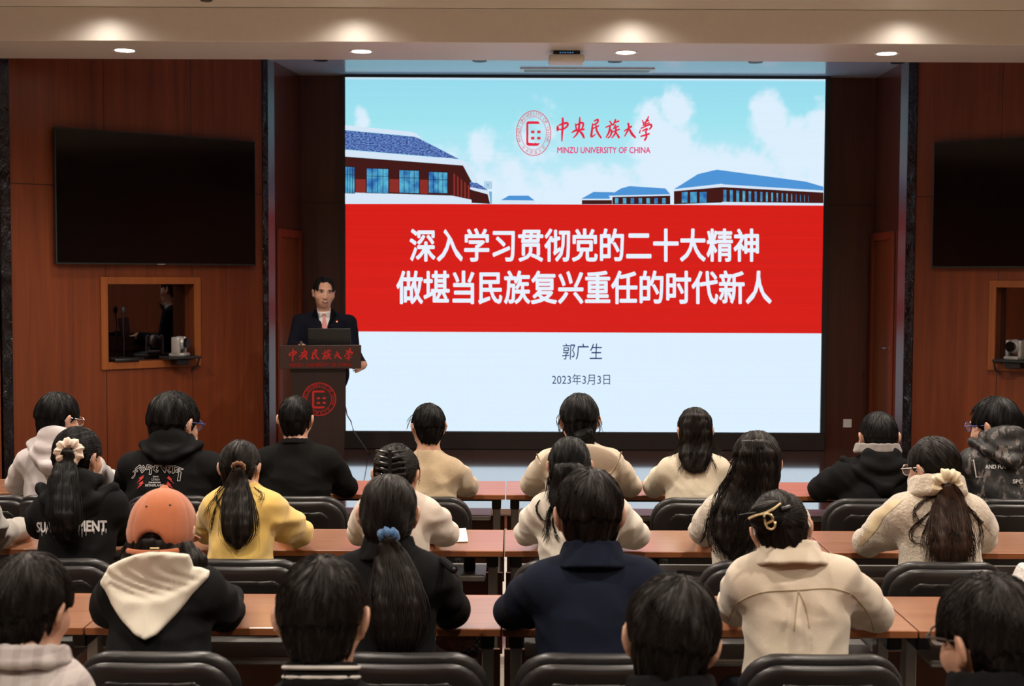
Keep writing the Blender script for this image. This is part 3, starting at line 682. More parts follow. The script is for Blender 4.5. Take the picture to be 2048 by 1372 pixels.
for sx in (-LW / 2, LW / 2 - 0.02): MB().box((sx, 0.03, tz - 0.16), (sx + 0.02, 0.36, tz - 0.03)).build('side_apron', M['lectern_wood'], lect)
M['red_paint'] = plain('red_sign_letters', (0.42, 0.012, 0.012), 0.4)
lec = lambda px, py: at(px, py, LY - 0.0015)
brush_name(Flat(), 578, 696, 705.5, 722).build('brush_lettering', M['red_paint'], lec, lect)
Flat().text('MINZU UNIVERSITY OF CHINA', 580.5, 726, 702.5, 733.5, 0.002).build('small_lettering', M['red_paint'], lec, lect)
emblem_shapes(Flat(), 640, 798.5, 33.2, 29.5 * 33.2 / 29.5, 1.4).build('emblem', M['red_paint'], lambda px, py: at(px, py, LY + 0.045), lect)
def emb_fix():
    o = [c for c in lect.children if c.name.startswith('emblem')][0]
    for v in o.data.vertices:      # lay the emblem on the slightly leaning front board
        k = v.co.z / zt; v.co.y = 0.07 + (0.045 - 0.07) * k - 0.003
emb_fix()
lect.rotation_euler = (0, 0, math.radians(8))
p0, p1 = at(617, 656, LY + 0.12), at(702, 656, LY + 0.12)
e = empty('laptop', ((p0.x + p1.x) / 2, LY + 0.11, LT - 0.06), 'open black laptop seen from the back on the lectern', 'laptop'); w = (p1.x - p0.x) / 2
MB().box((-w, 0.0, 0.0), (w, 0.22, 0.018), 0.004, 1).build('keyboard_base', M['plastic'], e)
MB().box((-w, -0.006, 0.0), (w, 0.006, p0.z - LT + 0.06), 0.004, 1).xf(Matrix.Rotation(0.12, 4, 'X')).build('lid', M['plastic'], e)
p = at(602, 690, LY + 0.08)
e = empty('clip_holder', (p.x, LY + 0.08, LT - 0.06), 'tiny bright metal holder standing on the lectern beside the laptop', 'holder')
MB().lathe([(0.02, 0), (0.02, 0.006), (0.007, 0.01), (0.007, 0.065), (0.014, 0.068), (0.014, 0.086), (0.008, 0.088), (0.0, 0.092)], seg=14).build('post', M['steel'], e, smooth=True)
pts = [at(689, 806, LY + 0.3), at(692, 818, LY + 0.28), at(694, 830, LY + 0.26), at(702, 843, LY + 0.2), at(707, 862, LY + 0.1)]
g = [at_z(px, py, STAGE_Z + 0.006) for px, py in ((738, 906), (757, 932), (768, 945), (790, 975))]
cab = MB().tube([tuple(q) for q in pts] + [tuple((pts[-1] + g[0]) / 2)] + [tuple(q) for q in g], 0.005, 6).build('cable', M['black'], smooth=True)
tag(cab, 'thin black cable trailing from the lectern down onto the stage floor', 'cable')
# ------------------------------------------------------------------ surfaces from distance fields
class Field:
    def __init__(s, lo, hi, h):
        s.h = h; s.lo = np.array(lo, np.float32); s.n = np.ceil((np.array(hi) - s.lo) / h).astype(int) + 1
        s.f = np.full(tuple(s.n), 0.3, np.float32)
        s.ax = [s.lo[i] + h * np.arange(s.n[i], dtype=np.float32) for i in range(3)]
    def sub(s, lo, hi):
        a = np.clip(np.floor((np.array(lo) - s.lo) / s.h).astype(int), 0, s.n); b = np.clip(np.ceil((np.array(hi) - s.lo) / s.h).astype(int) + 1, 0, s.n)
        if (b <= a).any(): return None, None
        sl = tuple(slice(int(i), int(j)) for i, j in zip(a, b))
        return sl, [s.ax[0][sl[0]][:, None, None], s.ax[1][sl[1]][None, :, None], s.ax[2][sl[2]][None, None, :]]
    @staticmethod
    def smin(a, b, k):
        if k <= 0: return np.minimum(a, b)
        h = np.maximum(k - np.abs(a - b), 0) / k
        return np.minimum(a, b) - h * h * k * 0.25
    def put(s, fn, lo, hi, k=0.0, op='add'):
        m = k + 3.5 * s.h
        sl, P = s.sub(np.array(lo) - m, np.array(hi) + m)
        if sl is None: return s
        d = fn(*P).astype(np.float32)
        if op == 'add': s.f[sl] = s.smin(s.f[sl], d, k)
        else: s.f[sl] = -s.smin(-s.f[sl], d, k)          # carve d out
        return s
    def cap(s, a, b, ra, rb=None, k=0.02, op='add'):
        a, b = np.array(a, np.float32), np.array(b, np.float32); rb = ra if rb is None else rb; ba = b - a; L2 = max(float(ba @ ba), 1e-9); r = max(ra, rb)
        def fn(x, y, z):
            t = np.clip(((x - a[0]) * ba[0] + (y - a[1]) * ba[1] + (z - a[2]) * ba[2]) / L2, 0, 1)
            return np.sqrt((x - a[0] - t * ba[0]) ** 2 + (y - a[1] - t * ba[1]) ** 2 + (z - a[2] - t * ba[2]) ** 2) - (ra + (rb - ra) * t)
        return s.put(fn, np.minimum(a, b) - r, np.maximum(a, b) + r, k, op)
    def chain(s, pts, rs, k=0.02, op='add'):
        for i in range(len(pts) - 1): s.cap(pts[i], pts[i + 1], rs[i], rs[i + 1], k, op)
        return s
    def ell(s, c, r, R=None, k=0.02, op='add', disp=None):
        c = np.array(c, np.float32); r = np.array(r, np.float32); R = np.eye(3) if R is None else np.array(R)
        def fn(x, y, z):
            x, y, z = x - c[0], y - c[1], z - c[2]
            q = [R[0][i] * x + R[1][i] * y + R[2][i] * z for i in range(3)]
            k0 = np.sqrt(sum((q[i] / r[i]) ** 2 for i in range(3))); k1 = np.sqrt(sum((q[i] / (r[i] ** 2)) ** 2 for i in range(3))) + 1e-9
            return k0 * (k0 - 1) / k1
        e = np.sqrt(((np.array(R) * r[None, :]) ** 2).sum(1))
        return s.put(fn, c - e, c + e, k, op)
    def box(s, c, r, R=None, rad=0.01, k=0.02, op='add'):
        c = np.array(c, np.float32); r = np.array(r, np.float32); R = np.eye(3) if R is None else np.array(R)
        def fn(x, y, z):
            x, y, z = x - c[0], y - c[1], z - c[2]
            q = [np.abs(R[0][i] * x + R[1][i] * y + R[2][i] * z) - (r[i] - rad) for i in range(3)]
            return np.sqrt(sum(np.maximum(t, 0) ** 2 for t in q)) + np.minimum(np.maximum(np.maximum(q[0], q[1]), q[2]), 0) - rad
        e = np.abs(np.array(R)) @ r
        return s.put(fn, c - e, c + e, k, op)
    def ring(s, c, R, rx, ry, rad, k=0.01, flat=1.0, op='add'):
        """torus in the local xy plane (R columns = local axes), radii rx, ry; tube rad, stretched along local z by flat"""
        c = np.array(c, np.float32); R = np.array(R)
        def fn(x, y, z):
            x, y, z = x - c[0], y - c[1], z - c[2]
            q = [R[0][i] * x + R[1][i] * y + R[2][i] * z for i in range(3)]
            g = np.sqrt((q[0] / rx) ** 2 + (q[1] / ry) ** 2) + 1e-9
            d = (g - 1) * np.sqrt(q[0] ** 2 + q[1] ** 2) / g
            return np.sqrt(d ** 2 + (q[2] / flat) ** 2) - rad
        e = max(rx, ry) + rad * max(1, flat)
        return s.put(fn, c - e, c + e, k, op)
    def displace(s, fn):
        m = np.abs(s.f) < 0.05
        i, j, k = np.nonzero(m)
        s.f[i, j, k] += fn(s.ax[0][i], s.ax[1][j], s.ax[2][k]).astype(np.float32); return s
    def sample(s, P):
        q = (np.asarray(P) - s.lo) / s.h; q = np.clip(q, 0, s.n - 1.001); i = q.astype(int); t = q - i
        out = 0
        for a in (0, 1):
            for b in (0, 1):
                for c in (0, 1):
                    w = (t[:, 0] if a else 1 - t[:, 0]) * (t[:, 1] if b else 1 - t[:, 1]) * (t[:, 2] if c else 1 - t[:, 2])
                    out = out + w * s.f[i[:, 0] + a, i[:, 1] + b, i[:, 2] + c]
        return out
    def grad(s, P):
        e = s.h; g = np.stack([s.sample(P + np.eye(3)[i] * e) - s.sample(P - np.eye(3)[i] * e) for i in range(3)], 1)
        return g / (np.linalg.norm(g, axis=1, keepdims=True) + 1e-9)
    def mesh(s):
        f = s.f; f[0], f[-1], f[:, 0], f[:, -1], f[:, :, 0], f[:, :, -1] = [np.maximum(x, 0.001) for x in (f[0], f[-1], f[:, 0], f[:, -1], f[:, :, 0], f[:, :, -1])]
        sg = f < 0; n = np.array(f.shape); cs = tuple(n - 1)
        cnt = np.zeros(cs, np.int16); acc = np.zeros(cs + (3,), np.float32); edges = []
        for ax in range(3):
            A = [slice(None)] * 3; B = [slice(None)] * 3; A[ax] = slice(0, -1); B[ax] = slice(1, None)
            m = sg[tuple(A)] != sg[tuple(B)]; idx = np.stack(np.nonzero(m), 1)
            f0, f1 = f[tuple(A)][m], f[tuple(B)][m]; t = f0 / (f0 - f1)
            pos = idx.astype(np.float32); pos[:, ax] += t
            o1, o2 = [a for a in range(3) if a != ax]
            for d1 in (0, 1):
                for d2 in (0, 1):
                    c = idx.copy(); c[:, o1] -= d1; c[:, o2] -= d2
                    ok = (c >= 0).all(1) & (c < n - 1).all(1)
                    np.add.at(cnt, tuple(c[ok].T), 1); np.add.at(acc, tuple(c[ok].T), pos[ok])
            edges.append((ax, idx, sg[tuple(A)][m]))
        act = cnt > 0; vid = np.full(cs, -1, np.int64); vid[act] = np.arange(act.sum())
        V = acc[act] / cnt[act][:, None] * s.h + s.lo
        quads = []
        for ax, idx, inside in edges:
            o1, o2 = [a for a in range(3) if a != ax]
            ok = (idx[:, o1] > 0) & (idx[:, o2] > 0) & (idx[:, o1] < n[o1] - 1) & (idx[:, o2] < n[o2] - 1); c = idx[ok]; ins = inside[ok]
            def g(d1, d2):
                e = c.copy(); e[:, o1] -= d1; e[:, o2] -= d2; return vid[tuple(e.T)]
            qd = np.stack([g(1, 1), g(0, 1), g(0, 0), g(1, 0)], 1)
            fl = ins if ax != 1 else ~ins
            qd[~fl] = qd[~fl][:, ::-1]; quads.append(qd)
        return V, np.concatenate(quads)
def np_mesh(name, V, Q, org=(0, 0, 0), smooth=True):
    me = bpy.data.meshes.new(name); V = (V - np.array(org)).astype(np.float32); k = Q.shape[1]
    me.vertices.add(len(V)); me.vertices.foreach_set('co', V.ravel())
    me.loops.add(Q.size); me.loops.foreach_set('vertex_index', Q.astype(np.int32).ravel())
    me.polygons.add(len(Q)); me.polygons.foreach_set('loop_start', np.arange(0, Q.size, k, dtype=np.int32)); me.polygons.foreach_set('use_smooth', np.full(len(Q), smooth))
    me.update(calc_edges=True); return me
def tubes_arrays(P, r, seg=3):
    """many strands at once: P (n, m, 3) points, r (n, m) radii"""
    n, m, _ = P.shape
    d = np.gradient(P, axis=1); d /= np.linalg.norm(d, axis=2, keepdims=True) + 1e-9
    up = np.where(np.abs(d[..., 2:3]) > 0.9, np.array([1.0, 0, 0]), np.array([0, 0, 1.0])); u = np.cross(d, up); u /= np.linalg.norm(u, axis=2, keepdims=True) + 1e-9; w = np.cross(d, u)
    a = np.arange(seg) * 2 * PI / seg
    V = P[:, :, None, :] + r[:, :, None, None] * (u[:, :, None, :] * np.cos(a)[None, None, :, None] + w[:, :, None, :] * np.sin(a)[None, None, :, None])
    base = (np.arange(n)[:, None, None] * m + np.arange(m - 1)[None, :, None]) * seg; k = np.arange(seg)[None, None, :]; k2 = (k + 1) % seg
    Q = np.stack([base + k, base + k2, base + seg + k2, base + seg + k], -1).reshape(-1, 4)
    return V.reshape(-1, 3), Q
def join_arrays(*vq):
    V, Q, o = [], [], 0
    for v, q in vq:
        V.append(v); Q.append(q + o); o += len(v)
    return np.concatenate(V), np.concatenate(Q)
def trace_strands(fl, V, n, flow, steps=9, step=0.009, lift=0.0015, rad=0.0013, seed=0, keep=None, jit=0.25, ok=None):
    """strands combed along the field's surface in the direction flow(P)"""
    r = np.random.default_rng(seed)
    cand = V if keep is None else V[keep(V)]
    if len(cand) == 0: return np.zeros((0, 3)), np.zeros((0, 4), int)
    P = cand[r.integers(0, len(cand), n)] + r.normal(0, fl.h * 0.4, (n, 3)); out = []; jd = r.normal(0, jit, (n, 3)); iso = (lift * r.uniform(-0.2, 1.3, (n, 1)))
    for i in range(steps):
        g = fl.grad(P); P = P - g * (fl.sample(P)[:, None] - iso); out.append(P.copy())
        d = flow(P) + jd; d -= (d * g).sum(1, keepdims=True) * g; d /= np.linalg.norm(d, axis=1, keepdims=True) + 1e-9; P = P + d * step
    S = np.stack(out, 1); t = np.linspace(0, 1, steps)
    K = 1.0
    if ok is not None: K = np.minimum.accumulate(ok(S.reshape(-1, 3)).reshape(n, steps), axis=1); K = np.maximum(K, 0.02)
    R = K * rad * np.sqrt(np.clip(np.minimum(t * 5 + 0.25, (1 - t) * 3 + 0.1), 0, 1))[None, :] * r.uniform(0.7, 1.3, (n, 1))
    return tubes_arrays(S, R)

# ------------------------------------------------------------------ rows of desks and chairs
ROWF = {3: 4.28, 2: 5.50, 1: 6.91, 4: 3.04}
DW = 1.334
def make_desk():
    e = empty('training_desk', (0, 0, 0), 'desk', 'desk', 'long training desks in rows'); w = DW / 2
    MB().box((-w, 0.004, 0.726), (w, 0.456, 0.75), 0.002, 1).build('tabletop', M['desk_wood'], e)
    m = MB(); m.box((-w, 0.0, 0.725), (w, 0.006, 0.7495), 0.002, 1); m.box((-w, 0.454, 0.725), (w, 0.46, 0.7505), 0.002, 1); m.build('edge_band', M['desk_edge'], e)
    for s in (-1, 1):
        lg = MB().box((s * (w - 0.045) - 0.02, 0.24, 0.05), (s * (w - 0.045) + 0.02, 0.30, 0.66), 0.004, 1).build('leg', M['metal'], e)
        MB().box((s * (w - 0.045) - 0.022, 0.03, 0.02), (s * (w - 0.045) + 0.022, 0.45, 0.05), 0.006, 1).build('foot', M['metal'], lg)
        MB().box((s * (w - 0.045) - 0.024, 0.10, 0.655), (s * (w - 0.045) + 0.024, 0.42, 0.726), 0.006, 1).build('bracket', M['plastic'], lg)
    MB().box((-w + 0.03, 0.10, 0.700), (w - 0.03, 0.13, 0.7255)).build('under_frame', M['plastic'], e)
    t_ = MB(); t_.box((-w + 0.075, 0.14, 0.600), (w - 0.075, 0.42, 0.608)); t_.box((-w + 0.075, 0.12, 0.594), (w - 0.075, 0.145, 0.622), 0.009, 2)
    t_.build('tray', M['metal'], e)
    MB().box((-w + 0.004, 0.425, 0.20), (w - 0.004, 0.443, 0.565), 0.002, 1).build('modesty_panel', M['panel_wood'], e)
    return e
desk0 = make_desk(); used = []
# (row, position from the aisle gap) : where it stands
DESK_LABEL = {
 (4, -2): 'desk below the picture in front of the person in the grey plaid jacket', (4, -1): 'desk below the picture in front of the striped collar', (4, 0): 'desk below the picture in front of the tousled dark hair and black collar', (4, 1): 'desk below the picture in front of the near corner glasses wearer',
 (3, -2): 'nearest-row desk under the person in the grey plaid jacket', (3, -1): 'nearest-row desk of the cap wearer and the person with the blue scrunchie', (3, 0): 'nearest-row desk of the navy coat and the gold hair clip', (3, 1): 'nearest-row desk in front of the person with glasses at the photo corner',
 (2, -2): 'middle-row desk of the person in the black lettered hoodie', (2, -1): 'middle-row desk with the paper note, behind the yellow sweatshirt', (2, 0): 'middle-row desk of the half-up hair and the long wavy hair', (2, 1): 'middle-row desk of the fleece jacket with the big scrunchie',
 (1, -3): 'front-row desk beside the wall, past the pale hoodie', (1, -2): 'front-row desk of the pale hoodie and the red-lightning hoodie', (1, -1): 'front-row desk of the black sweater and the tan sweater', (1, 0): 'front-row desk of the sailor-collar coat and the cream knit', (1, 1): 'front-row desk of the grey-hooded jacket and the camouflage jacket',
}
for (r, k), lab in DESK_LABEL.items():
    x = -0.03 + (k + 0.5) * 1.34
    if not used: d = desk0; d.location = (x, ROWF[r], 0); d['label'] = lab; used.append(1)
    else: dup(desk0, (x, ROWF[r], 0), lab)

def sdf_part(name, fld, mat, parent=None, org=(0, 0, 0)):
    V, Qd = fld.mesh(); return link_mesh(name, np_mesh(name, V, Qd, org), mat, parent)
def make_chair():
    e = empty('conference_chair', (0, 0, 0), 'chair', 'chair', 'black chairs behind the desks')
    def slab(w, z0, z1, y, th, rc, name, mat, bend=0.55):
        f = Field((-w - 0.03, y - 0.08, z0 - 0.03), (w + 0.03, y + 0.22, z1 + 0.03), 0.0105); cz = (z0 + z1) / 2; hz = (z1 - z0) / 2
        def fn(x, yy, z):
            qx = np.abs(x) - (w - rc); qz = np.abs(z - cz) - (hz - rc)
            d2 = np.sqrt(np.maximum(qx, 0) ** 2 + np.maximum(qz, 0) ** 2) + np.minimum(np.maximum(qx, qz), 0) - rc
            dy = np.abs(yy - y - bend * x * x + 0.16 * (z - cz)) - th
            r = 0.016; a = d2 + r; b = dy + r
            return np.sqrt(np.maximum(a, 0) ** 2 + np.maximum(b, 0) ** 2) + np.minimum(np.maximum(a, b), 0) - r
        f.put(fn, (-w, y - 0.06, z0), (w, y + 0.2, z1)); return sdf_part(name, f, mat, e)
    slab(0.232, 0.44, 0.835, 0.012, 0.026, 0.115, 'back_cushion', M['leather'])
    slab(0.222, 0.43, 0.818, -0.036, 0.019, 0.105, 'back_shell', M['leather'])
    slab(0.165, 0.47, 0.775, -0.052, 0.008, 0.06, 'back_panel', M['plastic'])
    f = Field((-0.27, 0.0, 0.36), (0.27, 0.54, 0.48), 0.012); f.box((0, 0.27, 0.42), (0.235, 0.235, 0.04), rad=0.035, k=0); sdf_part('seat', f, M['leather'], e)
    for sx in (-1, 1):
        for sy in (0.06, 0.48):
            MB().cyl((sx * 0.20, sy, 0.40), (sx * 0.23, sy + (0.03 if sy > 0.2 else -0.03), 0.0), 0.014, 0.013, 12).build('leg', M['plastic'], e, smooth=True)
    for sx in (-1, 1): MB().tube([(sx * 0.19, 0.1, 0.40), (sx * 0.19, -0.02, 0.42), (sx * 0.17, -0.06, 0.55)], 0.014).build('back_support', M['plastic'], e, smooth=True)
    return e
chair0 = make_chair(); cused = []
def place_chair(px, ytop, row, label, dy=0.0):
    y = ROWF[row] - 0.56 + dy; p = at(px, ytop, y)
    loc = (p.x, y, min(0.05, max(-0.0, 0.0)))
    if not cused: c = chair0; c.location = loc; c['label'] = label; cused.append(1)
    else: c = dup(chair0, loc, label)
    return c
for a in ((313, 1290, 3, 'black padded chair behind the cap wearer with the cream hood'), (812, 1298, 3, 'black padded chair behind the person with the blue scrunchie'), (1193, 1307, 3, 'black padded chair behind the navy coat'), (1646, 1304, 3, 'black padded chair behind the beige coat with the gold hair clip'), (2140, 1305, 3, 'black padded chair of the white plush jacket, at the near row end'),
          (112, 1110, 2, 'black padded chair behind the person in the black lettered hoodie'), (490, 1117, 2, 'black padded chair behind the yellow sweatshirt'), (800, 1120, 2, 'black padded chair hidden behind the person with the blue scrunchie, of the white top'), (1148, 1125, 2, 'black padded chair of the half-up hair person, behind the navy coat'), (1522, 1138, 2, 'black padded chair of the long wavy hair person, beside the beige coat'), (1893, 1130, 2, 'black padded chair behind the fleece jacket with the big scrunchie'),
          (62, 1600, 4, 'chair below the picture, of the person in the grey plaid jacket'), (646, 1600, 4, 'chair below the picture, of the person with the white-striped collar'), (1356, 1600, 4, 'chair below the picture, of the person with tousled hair in front of the navy coat'), (1978, 1600, 4, 'chair below the picture, of the person with black-rimmed glasses at the near corner'),
          (-25, 990, 1, 'empty black padded chair at the wall end of the front row'), (120, 985, 1, 'black padded chair behind the pale hoodie'), (343, 993, 1, 'black padded chair behind the red-lightning hoodie'), (597, 994, 1, 'black padded chair behind the black sweater'), (846, 997, 1, 'black padded chair behind the tan sweater'), (1172, 1003, 1, 'black padded chair behind the sailor-collar coat'), (1400, 1004, 1, 'black padded chair behind the cream knit with long straight hair'), (1745, 1010, 1, 'black padded chair behind the grey-hooded black jacket'), (2030, 1008, 1, 'black padded chair behind the camouflage jacket')):
    place_chair(*a)

# small things on desks and in the trays
def on_desk(px, py): return at_z(px, py, 0.75)
a = [on_desk(*p) for p in ((915, 1059), (931, 1058), (935.5, 1085), (912, 1086))]
e = empty('note_sheet', a[0], 'small cream paper note lying on the middle-row desk beside the white sleeve', 'paper')
m = MB()
for k in range(4): m.poly([Vector((q.x + 0.0006 * k, q.y - 0.0008 * k, 0.7505 + 0.0016 * k)) - a[0] for q in a])
m.build('sheets', M['paper'], e)
TRAY = 0.608
def in_tray(px, py, y): p = at(px, py, y); return Vector((p.x, y, TRAY))
p = in_tray(1382, 1150, ROWF[2] + 0.2)
e = empty('phone', p, 'white phone lying in the desk tray beside the wavy-haired person', 'phone'); MB().box((-0.035, -0.07, 0), (0.035, 0.07, 0.009), 0.004, 2).xf(Matrix.Rotation(1.2, 4, 'Z')).build('case', M['white'], e); MB().box((-0.031, -0.065, 0.009), (0.031, 0.065, 0.0098)).xf(Matrix.Rotation(1.2, 4, 'Z')).build('display', M['black_gloss'], e)
p = in_tray(940, 1135, ROWF[2] + 0.25)
M['bluecap'] = plain('blue_plastic', (0.03, 0.06, 0.25), 0.35)
for px, rr, lab in ((939, 2, 'dark bottle in the middle-row tray beside the aisle gap'), (1307, 2, 'dark bottle with a blue lid in the tray beside the navy coat')):
    p = in_tray(px, 1140, ROWF[2] + 0.28)
    e = empty('drink_bottle', p, lab, 'bottle', None)
    MB().lathe([(0.0, 0), (0.024, 0), (0.026, 0.006), (0.026, 0.075), (0.0, 0.075)], seg=16).build('body', M['plastic'], e, smooth=True); MB().lathe([(0.0, 0.075), (0.024, 0.075), (0.024, 0.094), (0.0, 0.096)], seg=16).build('cap', M['bluecap'], e, smooth=True)
p = in_tray(915, 1297, ROWF[3] + 0.24)
t = NT('pink_fleece'); f = t.noise(t.coord(), 90, 3); t.bs(Base_Color=t.ramp(f, [(0.35, (0.60, 0.27, 0.20)), (0.65, (0.85, 0.48, 0.38))]), Roughness=0.95, Sheen_Weight=0.5); t.bump(f, 1.0, 0.01); M['pink'] = t.m
t = NT('lattice_cloth'); u = t.sep(t.coord('Object', (1, 1, 1), (0, PI / 4, 0)))
k = t.math('MAXIMUM', t.math('LESS_THAN', t.math('FRACT', t.math('MULTIPLY', u[0], 55)), 0.2), t.math('LESS_THAN', t.math('FRACT', t.math('MULTIPLY', u[2], 55)), 0.2)); t.bs(Base_Color=t.mix(k, (0.85, 0.82, 0.8), (0.015, 0.015, 0.02)), Roughness=0.8); M['lattice'] = t.m
e = empty('pouch', p, 'soft pink fluffy pouch in the near desk tray beside the blue-scrunchie wearer', 'pouch')
f = Field((-0.09, -0.08, -0.01), (0.09, 0.08, 0.11), 0.006); f.ell((-0.01, 0, 0.045), (0.065, 0.05, 0.045), k=0); f.ell((0.02, -0.01, 0.05), (0.045, 0.04, 0.035), k=0.02); f.displace(lambda x, y, z: 0.004 * np.sin(70 * x + 3 * np.sin(60 * z)) * np.sin(60 * y + 50 * z)); sdf_part('body', f, M['pink'], e)
p = in_tray(946, 1297, ROWF[3] + 0.26)
e = empty('cloth_bag', p, 'small white bag with black lattice pattern beside the pink pouch', 'bag')
f = Field((-0.06, -0.07, -0.01), (0.06, 0.07, 0.11), 0.006); f.box((0, 0.0, 0.045), (0.04, 0.045, 0.045), rad=0.02, k=0); f.displace(lambda x, y, z: 0.003 * np.sin(50 * x + 40 * z)); sdf_part('body', f, M['lattice'], e)
# ------------------------------------------------------------------ people
HAIR = {'black': M['hair_black'], 'dark': M['hair_dark'], 'brown': M['hair_brown']}
def rot(yaw=0.0, pitch=0.0, tilt=0.0):
    """columns right, forward, up of a head or body; yaw turns to the left, pitch nods down, tilt leans the top to the right (degrees)"""
    return np.array((Matrix.Rotation(math.radians(yaw), 3, 'Z') @ Matrix.Rotation(math.radians(-pitch), 3, 'X') @ Matrix.Rotation(math.radians(tilt), 3, 'Y')))
def finger(f, base, dirs, lens, r0, k=0.006):
    p = np.array(base, float)
    for d, l in zip(dirs, lens):
        d = np.array(d, float); d /= np.linalg.norm(d); q = p + d * l; f.cap(p, q, r0, r0 * 0.9, k); p = q; r0 *= 0.92
def hand(f, wrist, fwd, side, s=1.0):
    """a resting hand: palm, four fingers curled over a little, thumb from the side of the palm; side points to the thumb"""
    w = np.array(wrist, float); a = np.array(fwd, float); a /= np.linalg.norm(a); b = np.array(side, float); b -= a * (a @ b); b /= np.linalg.norm(b); n = np.cross(a, b)
    if n[2] > 0: n = -n                                        # n points to the table
    f.cap(w - a * 0.03, w + a * 0.01, 0.027 * s, 0.026 * s, 0.02)
    for o in (-0.026, -0.009, 0.009, 0.026): f.cap(w + a * 0.005 + b * o * 0.7 * s, w + a * 0.075 * s + b * o * s, 0.014 * s, 0.012 * s, 0.02)
    for o, l in ((0.029, 0.92), (0.010, 1.0), (-0.009, 0.94), (-0.027, 0.74)):
        finger(f, w + (a * 0.078 + b * o) * s, (a + b * o * 2, a + n * 0.35, a + n * 0.8), (0.040 * l * s, 0.026 * l * s, 0.020 * l * s), 0.0088 * s)
    finger(f, w + (a * 0.02 + b * 0.026) * s, (a * 0.6 + b * 0.9, a + b * 0.25, a + n * 0.2), (0.036 * s, 0.030 * s, 0.024 * s), 0.0105 * s)
def head_shape(f, H, R, s, face=True, ear=1.0):
    P = lambda *p: H + R @ (np.array(p, float) * s)
    f.ell(P(0, -0.010, 0.030), np.array((0.0755, 0.094, 0.088)) * s, R, 0.0)
    f.ell(P(0, 0.022, -0.035), np.array((0.063, 0.069, 0.075)) * s, R, 0.05 * s)
    f.ell(P(0, 0.050, -0.082), np.array((0.030, 0.034, 0.030)) * s, R, 0.04 * s)
    for sx in (-1, 1):
        f.ell(P(sx * 0.050, 0.045, -0.025), np.array((0.022, 0.030, 0.026)) * s, R, 0.02 * s)
        # ear: shell, lobe and hollow
        Re = R @ rot(sx * 30, 0, sx * 10)
        f.ell(P(sx * (0.0885 - 0.03 * (1 - ear)), -0.014, 0.004), np.array((0.0085, 0.020, 0.032)) * s * ear, Re, 0.008 * s)
        f.ell(P(sx * 0.080, -0.002, -0.024), np.array((0.008, 0.011, 0.013)) * s, Re, 0.010 * s)
        f.ell(P(sx * 0.100, -0.006, 0.004), np.array((0.007, 0.010, 0.019)) * s, Re, 0.006 * s, 'cut')
    if face:
        f.cap(P(0, 0.088, 0.010), P(0, 0.099, -0.030), 0.008 * s, 0.0125 * s, 0.014 * s)
        for sx in (-1, 1):
            f.ell(P(sx * 0.012, 0.092, -0.032), np.array((0.008, 0.010, 0.007)) * s, R, 0.010 * s)
            f.ell(P(sx * 0.032, 0.095, 0.013), np.array((0.018, 0.009, 0.010)) * s, R, 0.014 * s, 'cut')
            f.ell(P(sx * 0.031, 0.079, 0.031), np.array((0.024, 0.014, 0.008)) * s, R, 0.012 * s)
        f.ell(P(0, 0.088, -0.058), np.array((0.024, 0.012, 0.006)) * s, R, 0.010 * s); f.ell(P(0, 0.085, -0.070), np.array((0.020, 0.012, 0.007)) * s, R, 0.010 * s)
def folds(seed, amp=0.004, freq=1.0, dirz=1.0):
    r = np.random.default_rng(seed); pr = [(r.uniform(14, 34) * freq, r.uniform(-0.8, 0.8), r.uniform(-0.8, 0.8), r.uniform(0, 6), r.uniform(3, 9)) for _ in range(4)]
    def fn(x, y, z):
        o = 0
        for k, a, b, ph, wq in pr:
            u = k * (dirz * z * 0.8 + a * x + b * y) + ph + 1.7 * np.sin(wq * x + ph) + 1.3 * np.sin(wq * 1.3 * z - ph)
            o = o + (1 - np.abs(np.sin(u * 0.5))) ** 2 - 0.35
        return -amp * 0.5 * o
    return fn
def smooth_poly(pts, n=14):
    P = [np.array(p, float) for p in pts]; out = []
    for u in np.linspace(0, len(P) - 1, n):
        i = min(int(u), len(P) - 2); f = u - i; p0, p1, p2, p3 = P[max(i - 1, 0)], P[i], P[i + 1], P[min(i + 2, len(P) - 1)]
        out.append(0.5 * (2 * p1 + (p2 - p0) * f + (2 * p0 - 5 * p1 + 4 * p2 - p3) * f * f + (3 * p1 - p0 - 3 * p2 + p3) * f ** 3))
    return np.array(out)
